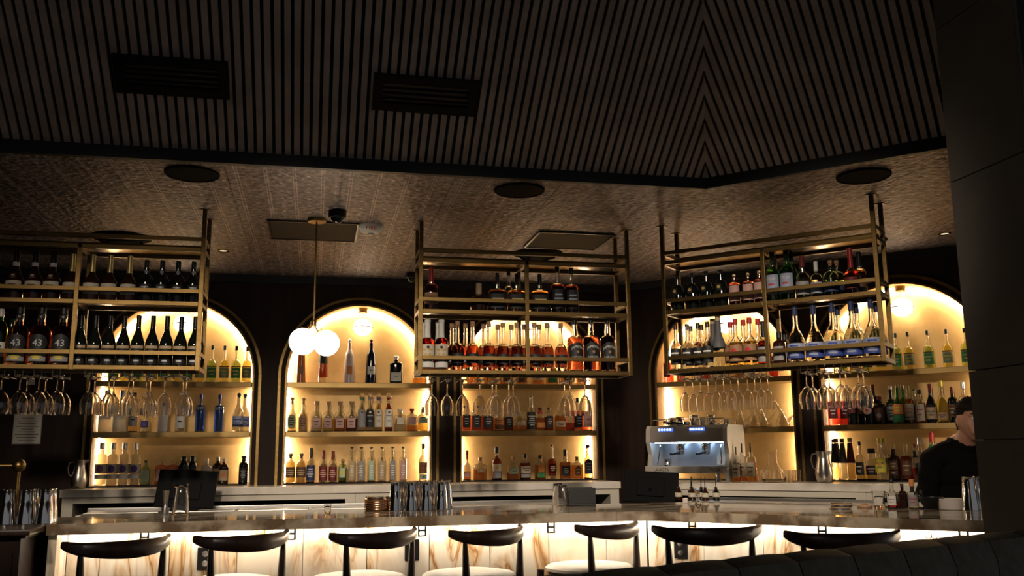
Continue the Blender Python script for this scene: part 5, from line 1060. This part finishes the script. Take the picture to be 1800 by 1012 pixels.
for x, D in ((1181, 7.24), (1195, 7.18)):
    r = empty('milk_pitcher', on_machine(x, D), .3); MB().lathe([(.030, 0), (.038, .004), (.040, .025), (.033, .05), (.030, .062), (.036, .07), (.034, .07), (.028, .06), (.003, .01)], 22).build('body', chrome, r)
    MB().tube([(-.033, 0, .06), (-.055, 0, .055), (-.056, 0, .025), (-.037, 0, .015)], .004, 7).build('handle', chrome, r); reg(r, 'small steel milk pitcher', 'top of coffee machine', 'pitcher', x)
for x in (1184, 1206):
    r = empty('spare_portafilter', on_machine(x, 7.11), .4 if x < 1190 else -.5); MB().lathe([(.024, .0), (.032, .008), (.033, .028), (.030, .028)], 20).build('basket', chrome, r)
    MB().tube([(-.03, 0, .018), (-.06, -.004, .02), (-.12, -.006, .026)], [.007, .011, .010], 10).build('handle', black_soft, r); reg(r, 'black-handled portafilter', 'top of coffee machine', 'portafilter', x)
gcup = MB().lathe([(.020, 0), (.030, .006), (.034, .045), (.032, .045), (.027, .012), (.003, .008)], 20).data('glass_cup', glass_m); ccup = MB().lathe([(.018, 0), (.020, .003), (.032, .04), (.031, .044), (.029, .04), (.017, .008), (.003, .007)], 20).data('espresso_cup', white_gl)
for x, D in ((1262, 7.14), (1271, 7.22)): reg(put('glass_cup', gcup, None, on_machine(x, D)), 'clear glass coffee cup', 'top of coffee machine', 'cup', x)
for x, D in ((1278, 7.30),): reg(put('espresso_cup', ccup, None, on_machine(x, D)), 'cream espresso cup', 'top of coffee machine', 'cup', x)

# ================================================================== bar stools
cream_l = vary(mat('cream_leather', (.62, .57, .5), .5), 20, (.58, .53, .46), (.66, .61, .54))
def stool():
    r = empty('bar_stool')
    SE = .775
    # horn-shaped back rail
    mb = MB(); n = 26; sec = 10; v = []; f = []
    for i_ in range(n+1):
        u = -1+2*i_/n; th = u*1.12; x = .272*math.sin(th)/math.sin(1.12); y = -.255+.13*(1-math.cos(th))/(1-math.cos(1.12))
        hgt = .020+.022*(1-abs(u)**1.8); tk = .015+.005*(1-u*u); zc = 1.002-hgt+.010*max(0, abs(u)-.6)**2*6
        if abs(u) > .97: hgt *= .86; tk *= .86
        nx, ny = math.sin(th), -math.cos(th)
        for k in range(sec):
            a = 2*math.pi*k/sec; c_, s_ = math.cos(a), math.sin(a); g = (abs(c_)**3+abs(s_)**3)**(-1/3)
            v.append((x+nx*tk*c_*g, y+ny*tk*c_*g, zc+hgt*s_*g))
    for i_ in range(n):
        for k in range(sec): k2 = (k+1) % sec; f.append((i_*sec+k, i_*sec+k2, (i_+1)*sec+k2, (i_+1)*sec+k))
    f += [tuple(range(sec)), tuple(n*sec+k for k in range(sec))[::-1]]
    mb.add(v, f, True).build('backrest', ebony, r)
    for s in (-1, 1):
        MB().tube([(s*.225, -.215, 0), (s*.215, -.20, .45), (s*.205, -.185, SE-.02), (s*.210, -.184, .90), (s*.212, -.183, .955)], [.013, .019, .022, .016, .0115], 12).build('leg', ebony, r)
        MB().tube([(s*.225, .215, 0), (s*.212, .205, .45), (s*.20, .195, SE-.03)], [.013, .019, .021], 12).build('leg', ebony, r)
        MB().tube([(s*.215, -.205, .42), (s*.215, .205, .42)], .011, 10).build('stretcher', ebony, r)
    MB().tube([(-.218, .208, .27), (.218, .208, .27)], .012, 10).build('footrest', brass, r); MB().tube([(-.215, -.204, .36), (.215, -.204, .36)], .011, 10).build('stretcher', ebony, r)
    MB().lathe([(.195, 0), (.21, .008), (.21, .035), (.2, .04)], 28, (0, .0, SE-.085), ex=3).build('seat_frame', ebony, r)
    MB().lathe([(.2, 0), (.228, .012), (.232, .028), (.215, .042), (.14, .049), (.02, .047)], 32, (0, 0, SE-.048), ex=2.7).build('seat', cream_l, r)
    return r
proto = stool(); first = True
STL = [((107, 962), (298, 946)), ((337, 951), (507, 937)), ((580, 945), (728, 933)), ((783, 941), (918, 928)), ((1001, 931), (1122, 919)), ((1160, 932), (1324, 930)), ((1391, 942), (1568, 939))]
for i_, (a, b) in enumerate(STL):
    zr = 1.018 if i_ > 4 else .995
    p0 = onz(*a, zr); p1 = onz(*b, zr); d = p1-p0; ang = math.atan2(d.y, d.x); m_ = (p0+p1)/2
    o = proto if first else copy_tree(proto); first = False
    o.location = (m_.x-math.sin(ang)*.125, m_.y+math.cos(ang)*.125, 0); o.rotation_euler = (0, 0, ang)
    o.scale = (1, 1, zr/.983)
    o['label'] = f'black bar stool with curved back, {ORD[i_+1]} of seven from the left'; o['category'] = 'bar stool'; o['group'] = 'bar stools along the counter'
# ================================================================== booth in the foreground
p0 = onz(950, 1012, 1.15); p1 = onz(1727, 937, 1.15); d = p1-p0; ang = math.atan2(d.y, d.x)
bo = empty('banquette', (p0.x, p0.y, 0), ang); tag(bo, 'dark channel-tufted banquette in the right foreground', 'banquette')
hide = vary(mat('dark_olive_leather', (.08, .07, .05), .6, spec=.25), 30, (.11, .098, .072), (.15, .134, .098), (1, 1, 1), 3, .15)
CW = .215; n = 13; x0 = -.75
ln = n*CW
for k in range(n):
    xa = x0+k*CW+.002; xb = xa+CW-.004; v = []; f = []; M_, N_ = 14, 12
    prof = [(-.0, .43), (-.075, .46), (-.085, .6), (-.085, .95), (-.08, 1.08), (-.055, 1.135), (-.0, 1.15), (.05, 1.14), (.07, 1.1), (.07, .43)]
    for j, (py, pz) in enumerate(prof):
        for q in range(N_+1):
            s = -1+2*q/N_; bul = 1-abs(s)**3.2
            yy = py*(.84+.16*bul) if py < 0 else py; zz = pz-(.004*(1-bul) if pz > 1.05 else 0)
            v.append(((xa+xb)/2+s*(xb-xa)/2, yy, zz))
    for j in range(len(prof)-1):
        for q in range(N_): a_ = j*(N_+1)+q; f.append((a_, a_+1, a_+N_+2, a_+N_+1))
    MB().add(v, f, True).build('back_channel', hide, bo)
MB().bev(x0, x0+ln, -.02, .06, .1, 1.09, .01).build('back_core', black, bo)
for k in range(2): MB().bev(x0+k*ln/2+.003, x0+(k+1)*ln/2-.003, -.56, -.09, .33, .46, .035).build('seat_cushion', hide, bo)
MB().bev(x0, x0+ln, -.54, -.03, .08, .329, .01).build('base', wood_dark, bo); MB().box(x0+.02, x0+ln-.02, -.5, .05, 0, .079).build('plinth', black, bo)
# ================================================================== wall notice and switch
a0 = onrun('L', 22, 727, 7.885); a1 = onrun('L', 73, 780, 7.885)
o = empty('wall_notice', ((a0[0]+a1[0])/2, 7.888, (a0[2]+a1[2])/2)); tag(o, 'printed notice in clear holder on dark wall', 'notice'); w_, h_ = .102, .117
MB().bev(-w_, w_, 0, .011, -h_, h_, .001).build('holder', mat('acrylic', (.45, .44, .42), .15), o); MB().bev(-w_+.006, w_-.006, -.0012, -.0004, -h_+.008, h_-.004, .0002).build('sheet', paper, o)
mb = MB()
for k in range(9):
    zz = h_-.035-k*.021; ww = (.045 if k in (0, 4) else .085-(k*7 % 3)*.012); mb.box(-ww, ww, -.0018, -.0013, zz-.0022, zz+.0022)
mb.build('print', C['black'], o)
o = empty('light_switch', W('L', onrun('L', 54, 668, 7.89)[0], 7.8985, onrun('L', 54, 668, 7.89)[2])); tag(o, 'pale light switch plate on dark wall', 'switch'); MB().bev(-.03, .03, -.008, 0, -.035, .035, .003).build('plate', wp, o); MB().bev(-.012, .012, -.012, -.0082, -.02, .02, .002).build('rocker', wp, o)

# ================================================================== the bartender
skin = mat('skin', (.36, .18, .115), .5); jacket = mat('black_cloth', (.005, .0045, .005), .95, spec=.1); hair_m = mat('dark_hair', (.012, .008, .006), .9, spec=.15)
def person():
    mb = MB()
    def cap(a, b, r0, r1, n_=6):
        a, b = Vector(a), Vector(b); mb.tube([a.lerp(b, k/n_) for k in range(n_+1)], [r0+(r1-r0)*k/n_ for k in range(n_+1)], 14); mb.sphere(a, r0*.995, 14, 9); mb.sphere(b, r1*.995, 14, 9)
    hd = Vector((0, -.155, 1.585))
    # head: egg with jaw, brow, nose, lips, ears
    k0 = len(mb.v); mb.sphere((0, 0, 0), 1, 28, 20)
    out = []
    for x, y, z in mb.v[k0:]:
        X, Y, Z = x*.076, y*.098, z*.128
        if z < 0: t = -z; X *= 1-.30*t*t; Y = Y*(1-.10*t*t)-.018*t*t
        if z > .3: X *= 1-.05*(z-.3)
        if Y < -.06 and abs(z) < .25: Y += .006
        out.append((hd.x+X, hd.y+Y, hd.z+Z))
    mb.v[k0:] = out
    cap(hd+Vector((0, -.086, .022)), hd+Vector((0, -.112, -.026)), .010, .0145, 4)
    for s in (-1, 1):
        mb.sphere(hd+Vector((s*.012, -.100, -.030)), .009, 10, 7); cap(hd+Vector((s*.012, -.084, .030)), hd+Vector((s*.048, -.072, .028)), .009, .008, 3)
        k1 = len(mb.v); mb.sphere((0, 0, 0), 1, 12, 9); mb.v[k1:] = [(hd.x+s*(.077+x*.009), hd.y+.012+y*.019, hd.z-.008+z*.032) for x, y, z in mb.v[k1:]]
        cap(hd+Vector((s*.048, -.056, -.022)), hd+Vector((s*.030, -.070, -.075)), .017, .016, 3)
    cap(hd+Vector((-.02, -.090, -.062)), hd+Vector((.02, -.090, -.062)), .0085, .0085, 3); cap(hd+Vector((-.017, -.088, -.075)), hd+Vector((.017, -.088, -.075)), .009, .009, 3)
    mb.sphere(hd+Vector((0, -.085, -.105)), .026, 12, 8)
    cap(hd+Vector((0, .022, -.06)), (0, -.045, 1.40), .060, .066)
    # torso
    for y, z, rx, ry in ((-.03, 1.40, .10, .08), (-.015, 1.36, .16, .10), (.01, 1.27, .185, .125), (.03, 1.15, .18, .12), (.05, 1.03, .165, .115), (.06, .93, .175, .12)):
        k1 = len(mb.v); mb.sphere((0, 0, 0), 1, 20, 12); mb.v[k1:] = [(x*rx, y+yy*ry, z+zz*.11) for x, yy, zz in mb.v[k1:]]
    for s in (-1, 1):
        cap((s*.09, -.03, 1.395), (s*.18, -.01, 1.35), .055, .064); cap((s*.185, -.01, 1.345), (s*.24, .01, 1.10), .064, .052); cap((s*.24, .01, 1.10), (s*.20, -.20, 1.02), .051, .036)
        # hand: palm, four fingers, thumb
        wr = Vector((s*.20, -.20, 1.02)); pm = wr+Vector((-s*.018, -.085, -.018)); cap(wr, pm, .030, .034, 4)
        for q in range(4):
            b0 = pm+Vector((s*(.026-.017*q), -.020, .004)); l_ = (.068, .078, .074, .058)[q]; m1 = b0+Vector((0, -l_*.5, -.006)); m2 = m1+Vector((-s*.003, -l_*.32, -.026)); cap(b0, m1, .0095, .0088, 3); cap(m1, m2, .0088, .0075, 3)
        tb_ = wr+Vector((-s*.040, -.04, -.004)); cap(tb_, tb_+Vector((-s*.022, -.036, -.006)), .0125, .010, 3); cap(tb_+Vector((-s*.022, -.036, -.006)), tb_+Vector((-s*.020, -.064, -.016)), .010, .0085, 3)
        cap((s*.09, .06, .92), (s*.10, .05, .50), .092, .062); cap((s*.10, .05, .50), (s*.105, .07, .10), .060, .042); cap((s*.105, .08, .06), (s*.115, -.10, .035), .042, .034)
    me = mb.data('body', skin); o = bpy.data.objects.new('body_build', me); COL.objects.link(o)
    m1 = o.modifiers.new('r', 'REMESH'); m1.mode = 'VOXEL'; m1.voxel_size = .0065; m2 = o.modifiers.new('s', 'SMOOTH'); m2.iterations = 3; m2.factor = .5
    dg = bpy.context.evaluated_depsgraph_get(); me2 = bpy.data.meshes.new_from_object(o.evaluated_get(dg)); bpy.data.objects.remove(o)
    return me2, hd
body_me, hd = person()
body_me.materials.clear()
trs = mat('black_trousers', (.012, .012, .014), .8); shoe = mat('black_shoe', (.01, .01, .01), .4)
for m_ in (skin, trs, shoe): body_me.materials.append(m_)
for p_ in body_me.polygons:
    c_ = p_.center; p_.use_smooth = True
    p_.material_index = 2 if c_.z < .085 else (1 if c_.z < .93 and abs(c_.x) < .2 else 0)
ph = onrun('R', 1706, 738, 6.36)
fdir = math.radians(40); root_a = ph[0]-math.sin(fdir)*.155; root_b = 6.36+math.cos(fdir)*.155
man = empty('person', W('R', root_a, root_b, ph[2]-hd.z-.012), RZ('R')+fdir); man.location.z = 0
tag(man, 'person in black jacket leaning behind the bar, half hidden by column', 'person')
body = put('body', body_me, man)
# jacket: a shell grown from the body, open at the neck, ending at cuffs and hem
bm = bmesh.new(); bm.from_mesh(body_me); bm.normal_update()
def in_jacket(c): return (c.z > .84 and c.z < 1.478-.35*max(0, -c.y-.045) and not (c.y < -.215)) and not (c.y < -.085 and abs(c.x) < .035+.25*(1.44-c.z)*0 and c.z > 1.30)
for f_ in [q for q in bm.faces if not in_jacket(q.calc_center_median())]: bm.faces.remove(f_)
for v_ in [q for q in bm.verts if not q.link_faces]: bm.verts.remove(v_)
def soften(bm):
    for _ in range(14):
        new = {}
        for v_ in bm.verts:
            nb = [e.other_vert(v_).co for e in v_.link_edges if e.is_boundary]
            if nb: new[v_] = v_.co*.4+sum(nb, Vector())/len(nb)*.6
        for v_, c_ in new.items(): v_.co = c_
soften(bm)
for v_ in bm.verts: v_.co += v_.normal*(.012+.004*math.sin(v_.co.z*55+v_.co.x*18))
jm = bpy.data.meshes.new('jacket'); bm.to_mesh(jm); bm.free(); jm.materials.clear(); jm.materials.append(jacket)
for p_ in jm.polygons: p_.material_index = 0; p_.use_smooth = True
put('jacket', jm, man)
bm = bmesh.new(); bm.from_mesh(body_me); bm.normal_update()
for f_ in [q for q in bm.faces if not (lambda c: 1.2 < c.z < 1.455-.3*max(0, -c.y-.06) and abs(c.x) < .1 and c.y < 0.02 and c.z < 1.45)(q.calc_center_median())]: bm.faces.remove(f_)
for v_ in [q for q in bm.verts if not q.link_faces]: bm.verts.remove(v_)
for v_ in bm.verts: v_.co += v_.normal*.004
tm = bpy.data.meshes.new('shirt'); bm.to_mesh(tm); bm.free(); tm.materials.clear(); tm.materials.append(mat('black_tee', (.005, .005, .006), .95, spec=.1))
for p_ in tm.polygons: p_.material_index = 0; p_.use_smooth = True
put('shirt', tm, man)
# hair: short, curly, longer on top
hb_ = MB(); N_, M_ = 40, 22; v = []; f = []; idx = {}
rnd = random.Random(3); ph_ = [(rnd.uniform(6, 22), rnd.uniform(6, 22), rnd.uniform(0, 6)) for _ in range(6)]
for i_ in range(M_+1):
    for k in range(N_):
        la = math.pi*i_/M_; lo = 2*math.pi*k/N_; x, y, z = math.sin(la)*math.cos(lo), math.sin(la)*math.sin(lo), math.cos(la)
        n_ = sum(math.sin(a*lo*.6+c)*math.sin(b*la*.6+c*2) for a, b, c in ph_)/6
        thick = 1.035+.09*max(0, z)+.05*n_
        X, Y, Z = x*.076*thick, y*.098*thick, z*.128*(1.02+.07*max(0, z)+.05*n_)
        if z < 0: X *= 1-.30*z*z
        idx[i_, k] = len(v); v.append((hd.x+X, hd.y+Y+.004, hd.z+Z))
for i_ in range(M_):
    for k in range(N_):
        k2 = (k+1) % N_; q = [idx[i_, k], idx[i_, k2], idx[i_+1, k2], idx[i_+1, k]]; c_ = sum((Vector(v[j]) for j in q), Vector())/4-hd
        line = .052 if c_.y < -.045 else (.03 if c_.y < .038 else (-.02 if c_.y < .05 else -.07))
        if c_.z > line: f.append(tuple(q))
hb_.add(v, f, True)
used = sorted({j for q in f for j in q})
for t_ in range(620):
    c_ = Vector(v[rnd.choice(used)]); 
    if (c_-hd).z < .0 and rnd.random() < .8: continue
    if abs(c_.x) > .05 and (c_-hd).z < .035 and -.05 < (c_-hd).y < .05: continue
    hb_.sphere(c_+(c_-hd).normalized()*.002, rnd.uniform(.0042, .0075), 7, 5, (1, 1, rnd.uniform(.7, 1.1)))
hb_.build('hair', hair_m, man)
MB().lathe([(.070, -.012), (.080, -.008), (.082, .010), (.074, .016), (.068, .006)], 24, (0, -.047, 1.452), sy=1.08).build('collar', jacket, man)
for s in (-1, 1):
    e_ = MB().sphere(hd+Vector((s*.031, -.079, .010)), .0125, 12, 8).build('eye', mat('eye_white', (.6, .56, .5), .2), man)
    MB().sphere(hd+Vector((s*.031, -.0885, .010)), .0058, 10, 7).build('iris', mat('eye_dark', (.02, .012, .008), .15), e_)
    MB().tube([hd+Vector((s*.012, -.099, .034)), hd+Vector((s*.030, -.094, .040)), hd+Vector((s*.050, -.078, .034))], [.003, .0045, .002], 6).build('eyebrow', hair_m, man)
relax()
finish_labels()
